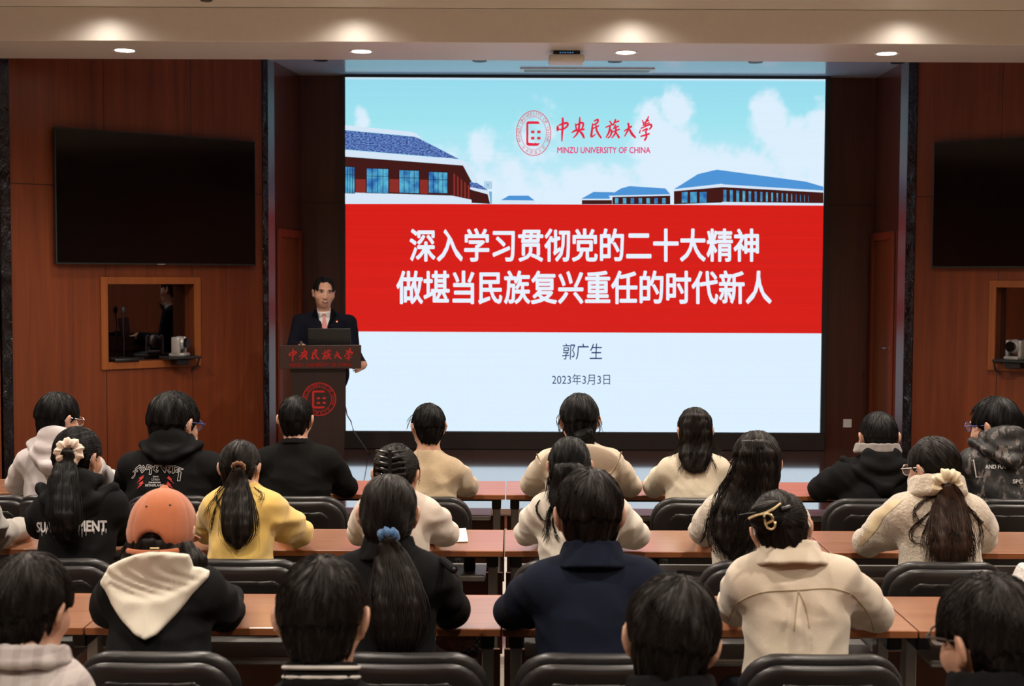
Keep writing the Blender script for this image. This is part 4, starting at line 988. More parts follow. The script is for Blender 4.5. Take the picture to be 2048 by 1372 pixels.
def tail_arrays(pts, rs, n, seed, thin=0.0011, wave=0.0, fray=0.35, flat=0.6, side=(1, 0, 0), m=18, seg=3):
    """a lock of hair: strands running along a centre line inside its thickness"""
    r = np.random.default_rng(seed); C = smooth_poly(pts, m); Rr = np.interp(np.linspace(0, 1, m), np.linspace(0, 1, len(rs)), rs)
    d = np.gradient(C, axis=0); d /= np.linalg.norm(d, axis=1, keepdims=True); sd = np.array(side, float)
    b = sd - d * (d @ sd)[:, None]; b /= np.linalg.norm(b, axis=1, keepdims=True); c = np.cross(d, b)
    a = r.uniform(0, 2 * PI, n); q = np.sqrt(r.uniform(0.15, 1.0, n)); t = np.linspace(0, 1, m)
    wob = 1 + fray * (r.normal(0, 1, (n, 1)) * t[None, :] ** 2)
    ph = r.uniform(0, 2 * PI, (n, 1)); wv = wave * np.sin(t[None, :] * r.uniform(9, 14, (n, 1)) + ph) * t[None, :]
    ox = (np.cos(a) * q)[:, None] * Rr[None, :] * wob + wv; oy = (np.sin(a) * q)[:, None] * Rr[None, :] * flat + 0.5 * wv
    P = C[None] + ox[..., None] * b[None] + oy[..., None] * c[None]
    L = r.uniform(0.82, 1.0, (n, 1)); idx = t[None, :] * L * (m - 1); i = np.minimum(idx.astype(int), m - 2); fr = (idx - i)[..., None]; k = np.arange(n)[:, None]
    P = P[k, i] * (1 - fr) + P[k, i + 1] * fr
    R_ = thin * np.sqrt(np.clip((1 - t) * 4 + 0.05, 0, 1))[None, :] * r.uniform(0.7, 1.3, (n, 1))
    return tubes_arrays(P, R_, seg)

class Person:
    """one seated member of the audience; px values are read off the photo and set at the person's own distance"""
    def __init__(s, row, label, head, yaw=0, pitch=8, tilt=0, sh=None, el=None, dy=0.0, seed=0, hand_in=0.10):
        s.row, s.seed = row, seed; yf = ROWF[row] ; s.yf = yf
        hx, hy, hw = head
        s.Yh = yf - 0.24 + dy; s.Ys = yf - 0.29 + dy; s.Ye = yf - 0.035 + dy; s.Yb = yf - 0.37 + dy * 0.5
        s.s = hw * s.Yh / F_PX / 0.089
        s.R = rot(yaw, pitch, tilt); top = np.array(at(hx, hy, s.Yh)); s.H = top - s.R @ np.array((0, -0.012, 0.128)) * s.s
        s.sl, s.sr = [np.array(at(*p, s.Ys)) for p in sh]
        s.el, s.er = [np.array(at(*p, s.Ye)) for p in el]
        mid = (s.sl + s.sr) / 2; s.cx = mid[0]
        s.neck = np.array((0.55 * mid[0] + 0.45 * s.H[0], s.Ys + 0.015, (s.sl[2] + s.sr[2]) / 2 + 0.025))
        s.org = np.array((s.cx, s.Yb, 0.0)); s.label = label; s.kids = []
        up = np.array((0, 0, 1.0)); ra = s.ra = 0.056
        # joints
        s.SL = s.sl + np.array((0.055, 0, -0.055)); s.SR = s.sr + np.array((-0.055, 0, -0.055))
        s.EL = s.el + np.array((ra, 0, 0)); s.ER = s.er + np.array((-ra, 0, 0))
        for E in (s.EL, s.ER): E[2] = max(E[2], 0.75 + ra - 0.012)
        s.WL = np.array((s.cx - hand_in, s.Ye + 0.24, 0.795)); s.WR = np.array((s.cx + hand_in, s.Ye + 0.22, 0.797))
        s.hip = np.array((s.cx, s.Yb, 0.56)); s.f = {}
    def body(s):
        lo = np.minimum(np.minimum(s.EL, s.ER), s.hip - 0.2) - 0.1; hi = np.maximum(np.maximum(s.EL, s.ER), s.H + 0.17 * s.s) + 0.1
        hi[1] = s.Ye + 0.50; lo[2] = 0.42; hi[2] = s.H[2] + 0.16 * s.s; lo[1] = min(lo[1], s.H[1] - 0.16)
        f = Field(lo, hi, 0.0068 if s.row >= 3 else 0.0075)
        head_shape(f, s.H, s.R, s.s)
        P = lambda *p: s.H + s.R @ (np.array(p, float) * s.s)
        f.cap(P(0, -0.014, -0.045), s.neck + np.array((0, 0, 0.0)), 0.054 * s.s, 0.060 * s.s, 0.03)
        f.cap(s.neck, s.SL, 0.05, 0.045, 0.03); f.cap(s.neck, s.SR, 0.05, 0.045, 0.03)
        chest = (s.SL + s.SR) / 2 + np.array((0, -0.01, -0.12)); w = max((s.SR - s.SL)[0] / 2 - 0.03, 0.1)
        f.ell(chest, (w, 0.085, 0.16), None, 0.05); f.cap(chest, s.hip, 0.085, 0.085, 0.05)
        for S, E, Wp, sd in ((s.SL, s.EL, s.WL, 1), (s.SR, s.ER, s.WR, -1)):
            f.cap(S, E, 0.044, 0.038, 0.02); f.cap(E, Wp, 0.038, 0.027, 0.015)
            hand(f, Wp + np.array((0, 0.02, -0.008)), (sd * 0.45, 0.9, -0.05), (sd, -0.2, 0.1))
        V, Q = f.mesh(); s.obj = link_mesh('person', np_mesh('person', V, Q, s.org), M['skin'], None, tuple(s.org))
        tag(s.obj, s.label, 'person', 'seated audience'); s.bf = f
        return s
    def part(s, name, V, Q, mat, label=None):
        o = link_mesh(name, np_mesh(name, V, Q, s.org), mat, s.obj)
        if label: o['label'] = label
        return o
    def mb(s, name, m, mat, smooth=True, label=None):
        m.xf(Matrix.Translation(-Vector(s.org))); o = m.build(name, mat, s.obj, smooth=smooth)
        if label: o['label'] = label
        return o
    def trousers(s, mat):
        k = np.array; f = Field(s.org + k((-0.28, -0.18, 0.03)), s.org + k((0.28, 0.62, 0.72)), 0.012)
        f.ell(s.org + k((0, 0, 0.56)), (0.185, 0.125, 0.11), None, 0)
        for sx in (-1, 1):
            f.cap(s.org + k((sx * 0.09, 0.0, 0.535)), s.org + k((sx * 0.11, 0.42, 0.52)), 0.080, 0.060, 0.03); f.cap(s.org + k((sx * 0.11, 0.42, 0.52)), s.org + k((sx * 0.11, 0.44, 0.09)), 0.060, 0.048, 0.02)
        f.displace(folds(s.seed + 3, 0.004)); V, Q = f.mesh(); s.part('trousers', V, Q, mat)
        for sx in (-1, 1):
            f = Field(s.org + k((sx * 0.11 - 0.08, 0.32, -0.01)), s.org + k((sx * 0.11 + 0.08, 0.64, 0.14)), 0.01)
            f.ell(s.org + k((sx * 0.11, 0.49, 0.045)), (0.045, 0.13, 0.042), None, 0); f.cap(s.org + k((sx * 0.11, 0.43, 0.05)), s.org + k((sx * 0.11, 0.43, 0.10)), 0.045, 0.045, 0.03)
            f.box(s.org + k((0, 0.5, -0.25)), (0.6, 0.6, 0.252), rad=0.001, k=0, op='cut'); V, Q = f.mesh(); s.part('shoe', V, Q, M['plastic'])
        return s
    def top(s, mat, name='sweater', thick=0.010, fold=0.006, wide=1.0, neck_r=0.066, cuff=True, collar=None, low=0.50, seed=None, puff=0.0, drop=0.0, extra=None):
        """the garment over the torso and arms"""
        k = np.array; lo = np.minimum(np.minimum(s.EL, s.ER), s.hip) - 0.16; hi = np.maximum(np.maximum(s.SL, s.SR), np.maximum(s.EL, s.ER)) + 0.16
        lo[1] = s.Yb - 0.24; hi[1] = s.Ye + 0.32; lo[2] = low - 0.08; hi[2] = s.neck[2] + 0.16
        f = Field(lo, hi, 0.0085 if s.row < 3 else 0.008); t = thick + puff
        W = (s.SR - s.SL)[0] / 2 + 0.048; sh_mid = (s.SL + s.SR) / 2; tilt = math.atan2(s.SR[2] - s.SL[2], s.SR[0] - s.SL[0])
        Rb = rot(0, 8, -math.degrees(tilt))
        # trunk
        f.ell(sh_mid + k((0, -0.022, -0.105)), (W * 0.90 * wide, 0.104 + t, 0.19), Rb, 0)
        f.ell(sh_mid + k((0, -0.040, -0.235)), (W * 0.83 * wide, 0.118 + t, 0.21), Rb, 0.06)
        f.ell(s.hip + k((0, 0.005, 0.06)), (max(W * 0.80, 0.165) * wide, 0.124 + t, 0.19), None, 0.06)
        # shoulder line and arms
        for S, E, Wp in ((s.SL, s.EL, s.WL), (s.SR, s.ER, s.WR)):
            f.cap(s.neck + k((0, -0.012, -0.012)), S, 0.050 + t * 0.5, 0.054 + t, 0.045)
            f.cap(S, (S + E) / 2 + k((0, -0.012, 0)), 0.058 + t, 0.058 + t, 0.028); f.cap((S + E) / 2 + k((0, -0.012, 0)), E, 0.058 + t, s.ra, 0.018)
            f.cap(E, E + (Wp - E) * 0.93, s.ra, 0.042 + t * 0.5, 0.03)
            if cuff:
                d = (Wp - E) / np.linalg.norm(Wp - E); a = np.cross(d, (0, 0, 1.0)); a /= np.linalg.norm(a); f.ring(E + (Wp - E) * 0.9, np.stack([a, np.cross(d, a), d], 1), 0.036, 0.036, 0.010, 0.012, 1.6)
        f.displace(folds(s.seed + 1 if seed is None else seed, fold))
        # creases where the sleeves bend and pull
        def crease(x, y, z):
            o = 0; q = np.random.default_rng(s.seed + 77)
            for S, E, sg in ((s.SL, s.EL, 1), (s.SR, s.ER, -1)):
                d = np.sqrt((x - E[0]) ** 2 + (y - E[1]) ** 2 + (z - E[2]) ** 2); wv = 0.6 * np.sin(30 * x + 22 * z + s.seed)
                o = o + np.exp(-(d / 0.12) ** 2) * (1 - np.abs(np.sin(30 * d + 8 * (y - E[1]) + wv)) * 1.5) * 0.0055
                A = S + np.array((sg * -0.005, 0, -0.085)); dx, dz = x - A[0], z - A[2]; r = np.sqrt(dx * dx + dz * dz + 1e-6); an = np.arctan2(dz, dx)
                o = o + np.exp(-(r / 0.16) ** 2) * np.clip((r - 0.03) / 0.05, 0, 1) * (1 - np.abs(np.sin(2.6 * an + 10 * r + q.uniform(0, 6) + wv * 0.4)) * 1.6) * 0.0055
                m = (S + E) / 2; u = (z - m[2]) * 0.8 + sg * (x - m[0]) * 0.6; d2 = np.sqrt((x - m[0]) ** 2 + (z - m[2]) ** 2)
                o = o + np.exp(-(d2 / 0.10) ** 2) * (1 - np.abs(np.sin(34 * u + 2 * wv + q.uniform(0, 6))) * 1.5) * 0.004
            # sag of the cloth across the lower back
            zz = z - s.hip[2]; o = o + np.exp(-((zz - 0.08) / 0.10) ** 2) * (1 - np.abs(np.sin(26 * zz + 9 * (x - s.cx) ** 2 * 6 + 0.9 * np.sin(13 * x + s.seed))) * 1.5) * 0.0045
            return -o * (fold / 0.005)
        f.displace(crease)
        if extra: extra(f)
        # neck opening, hem
        P = s.R @ np.array((0, -0.02, -0.05)) * s.s + s.H; d = P - s.neck
        f.cap(s.neck + d * 0.22, s.neck + d * 1.6, neck_r * s.s * 0.97, neck_r * s.s * 1.25, 0.008, 'cut')
        V, Q = f.mesh(); o = s.part(name, V, Q, mat); s.f['top'] = f
        s.bvh = BVHTree.FromPolygons([Vector(v) for v in V], [tuple(int(i) for i in q) for q in Q]); s.topobj = o
        if collar: collar(s, mat)
        return s
    def hit(s, px, py, off=0.003, bvh=None, dflt=None):
        """where the line of sight through that spot of the photo meets the garment"""
        v = ray(px, py).normalized(); h = (bvh or s.bvh).ray_cast(CAMP, v, 30)
        if h[0] is None:
            return np.array(at(px, py, s.Ys - 0.12 if dflt is None else dflt))
        return np.array(h[0] - v * off)
    def hair(s, style='short', mat='black', nape=-0.083, strands=1500, vol=0.011, ears=True, fringe=0.0, flow=None, seed=None, bun=None, rad=0.0009, lift=0.0013, front=0.0, lump=0.0022, steps=9):
        k = np.array; R, H, sc = s.R, s.H, s.s; P = lambda *p: H + R @ (np.array(p, float) * sc)
        e = 0.16 * sc + 0.03; f = Field(H - e, H + e, 0.0052 if s.row < 3 else 0.0048)
        f.ell(P(0, -0.011, 0.031), k((0.0755 + vol, 0.094 + vol, 0.088 + vol * 1.15)) * sc, R, 0)
        f.ell(P(0, -0.045, -0.030), k((0.062 + vol * (0.35 if ears else 1.0), 0.054 + vol * 0.8, 0.066)) * sc, R, 0.03 * sc)
        # face left open
        f.box(P(0, 0.115, -0.075), k((0.14, 0.09, 0.10)) * sc, R @ rot(0, -8, 0), 0.02 * sc, 0.012 * sc, 'cut')
        f.ell(P(0, 0.110, 0.018), k((0.062, 0.045, 0.055)) * sc, R, 0.012 * sc, 'cut')
        if front: f.ell(P(0, 0.105, 0.056), k((0.070, 0.072, 0.049)) * sc, R, 0.008 * sc, 'cut')
        # hairline at the neck, rising to the ears
        f.box(P(0, -0.02, nape - 0.10), k((0.14, 0.16, 0.10)) * sc, R @ rot(0, -14, 0), 0.012 * sc, 0.012 * sc, 'cut')
        if ears:
            for sx in (-1, 1): f.ell(P(sx * 0.098, -0.008, -0.006), k((0.024, 0.030, 0.041)) * sc, R, 0.012 * sc, 'cut'); f.ell(P(sx * 0.108, -0.02, -0.065), k((0.034, 0.07, 0.060)) * sc, R, 0.02 * sc, 'cut'); f.ell(P(sx * 0.075, 0.030, -0.055), k((0.030, 0.035, 0.05)) * sc, R, 0.012 * sc, 'cut')
        if ears:                                        # sides taper in towards the neck
            def taper(x, y, z):
                u = np.tensordot(R.T / sc, np.stack(np.broadcast_arrays(x - H[0], y - H[1], z - H[2])), 1)
                rho = np.sqrt((u[0] / 0.084) ** 2 + (u[1] / 0.110) ** 2)
                return np.maximum((1 + 3.5 * np.minimum(u[2] + 0.012, 0) - rho) * 0.08, u[2] + 0.004) * sc
            f.put(taper, H - e, H + e, 0.014 * sc, 'cut')
        r = np.random.default_rng(s.seed + 5); ph = r.uniform(0, 6, 6)
        loc = lambda x, y, z: np.tensordot(R.T / sc, np.stack([x - H[0], y - H[1], z - H[2]]), 1)
        def dsp(x, y, z):
            u = loc(x, y, z); a = np.arctan2(u[0], -(u[1] + 0.01)); return -lump * sc * (np.sin(9 * a + ph[0] + 25 * u[2]) + np.sin(17 * a + ph[1] - 30 * u[2]) + 0.7 * np.sin(60 * u[2] + 5 * a + ph[2]))
        f.displace(dsp)
        V, Q = f.mesh(); T = np.array((0.0, -0.100, 0.0)) if style != 'short' else None
        if flow is None:
            if style == 'short':
                wx = r.uniform(-0.02, 0.02)
                def flow(p):
                    u = (p - H) @ R / sc; d = u - np.array((wx, -0.055, 0.112)); d[:, 2] -= 0.05; return (d / np.linalg.norm(d, axis=1, keepdims=True)) @ R.T + np.array((0, 0, -0.25))
            elif isinstance(flow, str): pass
            else:
                tp = np.array(bun if bun is not None else (0, -0.115, 0.0))
                def flow(p):
                    u = (p - H) @ R / sc; d = tp - u; return (d / (np.linalg.norm(d, axis=1, keepdims=True) + 1e-6)) @ R.T
        def ok(p):
            u = (p - H) @ R / sc; o = (u[:, 2] > nape + 0.25 * np.maximum(u[:, 1] + 0.05, 0) - 0.002).astype(float)
            if ears: o *= (((np.abs(u[:, 0]) - 0.098) / 0.026) ** 2 + ((u[:, 1] + 0.008) / 0.030) ** 2 + ((u[:, 2] + 0.004) / 0.040) ** 2 > 1.0)
            return o
        S = trace_strands(f, V, strands, flow, steps, 0.0085 * sc, lift * sc, rad * sc, s.seed + 9, jit=0.17 if style == 'short' else 0.035, ok=ok)
        V2, Q2 = join_arrays((V, Q), S)
        s.hairobj = s.part('hair', V2, Q2, HAIR[mat]); s.f['hair'] = f; s.hbvh = BVHTree.FromPolygons([Vector(v) for v in V], [tuple(int(i) for i in q) for q in Q])
        return s
    def lock(s, name, pxs, mat, n=160, thin=0.0011, wave=0.0, fray=0.3, core=True, flat=0.55, dflt=None, off=0.02, seed=1, first=None, m=18):
        """a tail or curtain of hair hanging down the back: (px, py, half-width px) down its middle"""
        pts, rs = [], []
        for i, (x, y, w) in enumerate(pxs):
            q = first if (i == 0 and first is not None) else None
            if q is None:
                b = s.hbvh if y < s.nape_y else s.bvh
                v = ray(x, y).normalized(); hits = [h for h in (bb.ray_cast(CAMP, v, 30) for bb in [s.hbvh, s.bvh] + ([s.hoodbvh] if hasattr(s, 'hoodbvh') else [])) if h[0] is not None]
                q = np.array(min(hits, key=lambda h: h[3])[0] - v * (off * min(1.0, 0.15 + i / max(1, len(pxs) - 1) * 1.6))) if hits else np.array(at(x, y, pts[-1][1] if pts else s.Ys - 0.1))
            pts.append(q); rs.append(w * q[1] / F_PX)
        for i in range(1, len(pts)): pts[i][1] = min(pts[i][1], pts[i - 1][1] + 0.012)      # hangs outward, never back through the body
        VQ = [tail_arrays(pts, rs, int(n * 1.9), s.seed * 7 + seed, thin, wave, fray, flat, m=m)]
        if core:
            C = smooth_poly(pts, 10); rr = np.interp(np.linspace(0, 1, 10), np.linspace(0, 1, len(rs)), rs) * 0.86; rr[-1] *= 0.35; rr[-2] *= 0.75
            f = Field(C.min(0) - rr.max() - 0.02, C.max(0) + rr.max() + 0.02, 0.0062)
            for i in range(9):
                ra, rb = rr[i], rr[i + 1]; a, b = C[i], C[i + 1]
                
                ka, kb = ra * flat * 0.85, rb * flat * 0.85
                for o in (-1, -0.5, 0, 0.5, 1): f.cap(a + k3(o * (ra - ka)), b + k3(o * (rb - kb)), ka, kb, 0.012)
            ph = s.seed; f.displace(lambda x, y, z: 0.003 * np.sin(150 * x + 12 * np.sin(9 * z + ph)) * np.sin(70 * x + ph))
            VQ.insert(0, f.mesh())
        V, Q = join_arrays(*VQ); o = s.part(name, V, Q, HAIR[mat]); s.tail = pts; return o
    def wisps(s, pxlist, mat, thin=0.0011, n=6, spread=0.006, seed=3, name='loose_strands'):
        """single loose strands: lists of photo points, set on the surfaces behind them"""
        r = np.random.default_rng(s.seed + seed); VQ = []
        for pts in pxlist:
            P3 = []
            for (x, y) in pts:
                v = ray(x, y).normalized(); hits = [h for h in (bb.ray_cast(CAMP, v, 30) for bb in (s.hbvh, s.bvh)) if h[0] is not None and h[0].y < s.Yh + 0.1]
                P3.append(np.array(min(hits, key=lambda h: h[3])[0] - v * 0.012) if hits else np.array(at(x, y, P3[-1][1] if P3 else s.Yh)))
            C = smooth_poly(P3, 14); t = np.linspace(0, 1, 14)
            Pn = C[None] + r.normal(0, spread, (n, 1, 3)) * t[None, :, None] + r.normal(0, 0.0015, (n, 14, 3))
            VQ.append(tubes_arrays(Pn, thin * np.sqrt(np.clip((1 - t) * 3 + 0.1, 0, 1))[None, :] * np.ones((n, 1)), 3))
        V, Q = join_arrays(*VQ); return s.part(name, V, Q, HAIR[mat])
    def scrunchie(s, c, d, R_, r, mat, name='scrunchie', lumps=9, amp=0.004, label=None):
        """gathered ring round the hair at c, its axis along d"""
        d = np.array(d, float); d /= np.linalg.norm(d); a = np.cross(d, (1.0, 0.1, 0)); a /= np.linalg.norm(a); b = np.cross(d, a); Rm = np.stack([a, b, d], 1); c = np.array(c, float)
        f = Field(c - R_ - r * 2 - 0.02, c + R_ + r * 2 + 0.02, min(0.005, r * 0.3)); f.ring(c, Rm, R_, R_, r, 0)
        def dsp(x, y, z):
            q = np.stack([x - c[0], y - c[1], z - c[2]]); u, v, w = (a @ q), (b @ q), (d @ q); an = np.arctan2(v, u); return -amp * (np.sin(lumps * an + 40 * w) + 0.6 * np.sin(lumps * 2.1 * an - 60 * w + 1))
        f.displace(dsp); V, Q = f.mesh(); o = s.part(name, V, Q, mat)
        if label: o['label'] = label
        return o
    def hood(s, mat, px, name='hood', drop=0.11, w=None, thick=0.036, out=0.045, col=0.072, ring=True, fold=0.003, inner=None, rise=0.0):
        """hood lying on the upper back, open edge round the neck"""
        k = np.array; n = s.neck + np.array((0, 0, rise)); wv = (0.145 if w is None else w)
        lo = n + k((-wv - 0.09, -0.28, -drop - 0.12)); hi = n + k((wv + 0.09, 0.16, 0.15)); f = Field(lo, hi, 0.0075)
        bk = n + k((0, -0.085, 0.01)); tip = n + k((0, -0.135 - out * 0.4, -drop))
        L, Rr = n + k((-wv, -0.02, -0.005)), n + k((wv, -0.02, -0.005))
        f.ell(n + k((0, -0.100, -drop * 0.42)), (wv * 0.86, thick + out * 0.35, drop * 0.70), rot(0, -16, 0), 0)
        f.cap(L, tip, thick * 0.8, thick, 0.035); f.cap(Rr, tip, thick * 0.8, thick, 0.035)
        if ring:
            f.ring(n + k((0, -0.012, 0.028)), rot(0, 14, 0), col * 1.12, col * 1.05, 0.022, 0.03, 1.35)
        f.ell(n + k((0, -0.088, 0.034)), (wv * 0.62, 0.034, 0.052), None, 0.04)
        r = np.random.default_rng(s.seed); ph = r.uniform(0, 6)
        # sagging folds that run round the hood
        f.displace(lambda x, y, z: -0.0055 * np.sin(85 * (z - n[2]) - 90 * ((x - n[0]) ** 2) * 3.5 + ph) * np.exp(-((z - n[2] + drop * 0.45) / (drop * 0.7)) ** 2))
        f.displace(folds(s.seed + 21, fold))
        # room for neck and head
        P = s.R @ np.array((0, -0.015, -0.05)) * s.s + s.H; d = P - n
        f.cap(n - d * 0.1 + k((0, 0.012, 0)), n + d * 1.8 + k((0, 0.02, 0)), 0.054 * s.s, 0.078 * s.s, 0.012, 'cut')
        V, Q = f.mesh(); o = s.part(name, V, Q, mat)
        s.hoodbvh = BVHTree.FromPolygons([Vector(v) for v in V], [tuple(int(i) for i in q) for q in Q]); return o
    def collar(s, mat, name='collar', h=0.035, r=0.066, th=0.008, flare=1.18, back=-0.012, fold=True, z=0.02, pitch=16):
        """collar standing round the neck, turned down when fold is set"""
        k = np.array; n = s.neck + k((0, back, z)); f = Field(n - k((0.16, 0.16, 0.12)), n + k((0.16, 0.16, 0.12)), 0.0055); Rm = rot(0, pitch, 0); up = Rm[:, 2]
        def cone(r0, r1, z0, z1, t_):
            def fn(x, y, z):
                x, y, z = x - n[0], y - n[1], z - n[2]; q = [Rm[0][i] * x + Rm[1][i] * y + Rm[2][i] * z for i in range(3)]
                u = np.clip((q[2] - z0) / (z1 - z0), 0, 1); rr = r0 + (r1 - r0) * u; rad = np.sqrt((q[0] / 1.05) ** 2 + q[1] ** 2)
                a_, b_ = np.abs(rad - rr), np.maximum(np.maximum(z0 - q[2], q[2] - z1), 0); return np.sqrt(a_ ** 2 + b_ ** 2) - t_
            f.put(fn, n - 0.16, n + 0.16, 0.004)
        cone(r * 1.06, r * 0.96, -h * 0.5, h * 0.5, th)
        if fold: cone(r * flare * 1.04, r * 0.99, -h * 0.95, h * 0.5, th * 0.8)
        f.displace(lambda x, y, z: 0.0018 * np.sin(26 * np.arctan2(x - n[0], y - n[1]) * 0.4 + s.seed) * np.sin(60 * z + s.seed))
        V, Q = f.mesh(); return s.part(name, V, Q, mat)
    def glasses(s, mat='plastic', rim=0.021):
        R = s.R; P = lambda *p: Vector(s.H + R @ (np.array(p, float) * s.s)); m = MB()
        for sx in (-1, 1):
            m.tube([P(sx * 0.034 + math.cos(a) * rim * 1.12, 0.104, 0.012 + math.sin(a) * rim) for a in np.linspace(0, 2 * PI, 19)[:-1]], 0.0022 * s.s, 6, True)
            m.tube([P(sx * 0.058, 0.104, 0.018), P(sx * 0.083, 0.085, 0.018), P(sx * 0.087, 0.0, 0.019), P(sx * 0.086, -0.022, 0.010)], 0.0024 * s.s, 6)
        m.tube([P(-0.012, 0.106, 0.014), P(0, 0.109, 0.018), P(0.012, 0.106, 0.014)], 0.002 * s.s, 6)
        o = s.mb('glasses', m, M[mat])
        for sx in (-1, 1): m = MB(); m.cyl(P(sx * 0.034, 0.1035, 0.012), P(sx * 0.034, 0.1045, 0.012), rim * 1.0 * s.s, seg=18); m2 = s.mb('lens', m, M['lens'], False); m2.parent = o
        return s
    def mask(s):
        R = s.R; k = np.array; P = lambda *p: s.H + R @ (np.array(p, float) * s.s); e = 0.13 * s.s; f = Field(P(0, 0.05, -0.04) - e, P(0, 0.05, -0.04) + e, 0.006)
        f.ell(P(0, 0.030, -0.045), k((0.068, 0.088, 0.070)) * s.s, R, 0); f.ell(P(0, 0.08, -0.035), k((0.026, 0.04, 0.032)) * s.s, R, 0.03)
        f.box(P(0, -0.055, -0.04), k((0.2, 0.10, 0.2)) * s.s, R, 0.005, 0.004, 'cut'); f.ell(P(0, 0.020, -0.040), k((0.060, 0.070, 0.068)) * s.s, R, 0.004, 'cut'); f.box(P(0, 0.05, 0.085), k((0.2, 0.2, 0.09)) * s.s, R, 0.005, 0.004, 'cut')
        V, Q = f.mesh(); o = s.part('face_mask', V, Q, M['mask'])
        for sx in (-1, 1):
            m = MB(); m.tube([Vector(P(sx * 0.066, 0.045, -0.02)), Vector(P(sx * 0.080, 0.012, 0.008)), Vector(P(sx * 0.087, -0.020, 0.022)), Vector(P(sx * 0.088, -0.032, 0.002)), Vector(P(sx * 0.082, -0.016, -0.028)), Vector(P(sx * 0.066, 0.04, -0.065))], 0.0018 * s.s, 5)
            l = s.mb('ear_loop', m, M['mask']); l.parent = o
        return s
    def decal(s, name, fl, mat, off=0.006, bvh=None, parent=None, xform=None):
        """flat shapes in photo coordinates laid onto the garment's back"""
        fl.v = [tuple(s.hit(x, y, off, bvh)) for x, y in fl.v]
        V = np.array(fl.v) - s.org; me = to_mesh(name, V, fl.f); return link_mesh(name, me, mat, s.obj)
    @property
    def nape_y(s): return 1e9
def k3(o): return np.array((o, 0.0, 0.0))
t = NT('clear_lens'); n_ = t.n; tr = n_.new('ShaderNodeBsdfTransparent'); gl = n_.new('ShaderNodeBsdfGlossy'); gl.inputs['Roughness'].default_value = 0.03; mx = n_.new('ShaderNodeMixShader'); mx.inputs[0].default_value = 0.12
t.t.links.new(tr.outputs[0], mx.inputs[1]); t.t.links.new(gl.outputs[0], mx.inputs[2]); t.t.links.new(mx.outputs[0], n_['Material Output'].inputs[0]); M['lens'] = t.m

C = {}
C['black_knit'] = cloth_mat('black_knit', (0.008, 0.008, 0.008), 200, 0.4)
C['black_hoodie'] = cloth_mat('black_cotton_fleece', (0.011, 0.011, 0.012), 300, 0.25)
C['black_wool'] = cloth_mat('black_wool', (0.009, 0.009, 0.010), 240, 0.5)
C['navy'] = cloth_mat('navy_wool', (0.010, 0.013, 0.026), 260, 0.4)
C['pale_hoodie'] = cloth_mat('pale_lilac_cotton', (0.58, 0.53, 0.54), 300, 0.2)
C['yellow'] = cloth_mat('yellow_cotton', (0.74, 0.50, 0.13), 300, 0.2, var=0.05)
C['tan'] = cloth_mat('tan_knit', (0.47, 0.36, 0.23), 170, 0.7, var=0.15)
C['cream_wool'] = cloth_mat('cream_wool', (0.62, 0.52, 0.40), 240, 0.4, var=0.06)
C['beige_coat'] = cloth_mat('beige_coat_wool', (0.62, 0.53, 0.42), 280, 0.3, var=0.05)
C['white_top'] = cloth_mat('off_white_cotton', (0.66, 0.57, 0.49), 300, 0.2, var=0.05)
C['white_shirt'] = cloth_mat('white_shirt_cloth', (0.72, 0.66, 0.57), 300, 0.2, var=0.05)
C['knit_cream'] = cloth_mat('cream_ribbed_knit', (0.68, 0.60, 0.46), 150, 0.7, var=0.06)
t = NT('teddy_fleece'); v = t.coord(); f = t.noise(v, 85, 4, 0.6); g = t.noise(v, 9, 3)
t.bs(Base_Color=t.mix(t.math('MULTIPLY', g, 0.5), t.ramp(f, [(0.3, (0.46, 0.38, 0.30)), (0.65, (0.68, 0.60, 0.49))]), (0.58, 0.50, 0.41)), Roughness=0.95, Sheen_Weight=0.6, Specular_IOR_Level=0.1); t.bump(f, 0.9, 0.008); C['fleece'] = t.m
C['hood_cream'] = cloth_mat('cream_cotton', (0.76, 0.71, 0.60), 300, 0.15, var=0.04)
C['grey_hood'] = cloth_mat('grey_cotton', (0.22, 0.20, 0.19), 250, 0.5)
t = NT('camouflage_cloth'); v = t.coord('Object', (1, 1, 0.55)); f = t.noise(v, 24, 3, 0.5); g = t.noise(t.coord('Object', (1.3, 1, 0.4)), 38, 2)
t.bs(Base_Color=t.mix(t.math('GREATER_THAN', g, 0.56), t.ramp(f, [(0.46, (0.010, 0.010, 0.011)), (0.50, (0.028, 0.026, 0.026)), (0.56, (0.028, 0.026, 0.026)), (0.58, (0.14, 0.12, 0.115))]), (0.006, 0.006, 0.007)), Roughness=0.6); C['camo'] = t.m
t = NT('grey_plaid_cloth'); v = t.coord(); x = t.sep(v); f = t.noise(v, 40, 3)
a = t.math('LESS_THAN', t.math('FRACT', t.math('MULTIPLY', x[0], 26)), 0.4); b = t.math('LESS_THAN', t.math('FRACT', t.math('MULTIPLY', x[2], 26)), 0.4)
t.bs(Base_Color=t.mix(t.math('MULTIPLY', t.math('ADD', a, b), 0.4), (0.50, 0.45, 0.44), (0.34, 0.29, 0.29)), Roughness=0.9); t.bump(f, 0.4, 0.006); C['plaid'] = t.m
C['cap'] = cloth_mat('rust_cap_cotton', (0.46, 0.135, 0.052), 420, 0.3, var=0.12)
C['jeans'] = cloth_mat('dark_trouser_cloth', (0.02, 0.022, 0.03), 300, 0.2)
C['white_fluff'] = cloth_mat('white_fluffy_cloth', (0.78, 0.76, 0.74), 120, 0.8, dist=0.006)
C['pinkish'] = cloth_mat('pale_scrunchie_cloth', (0.74, 0.60, 0.50), 200, 0.5)
C['blue_satin'] = cloth_mat('blue_satin', (0.045, 0.14, 0.32), 60, 0.5, rough=0.4)
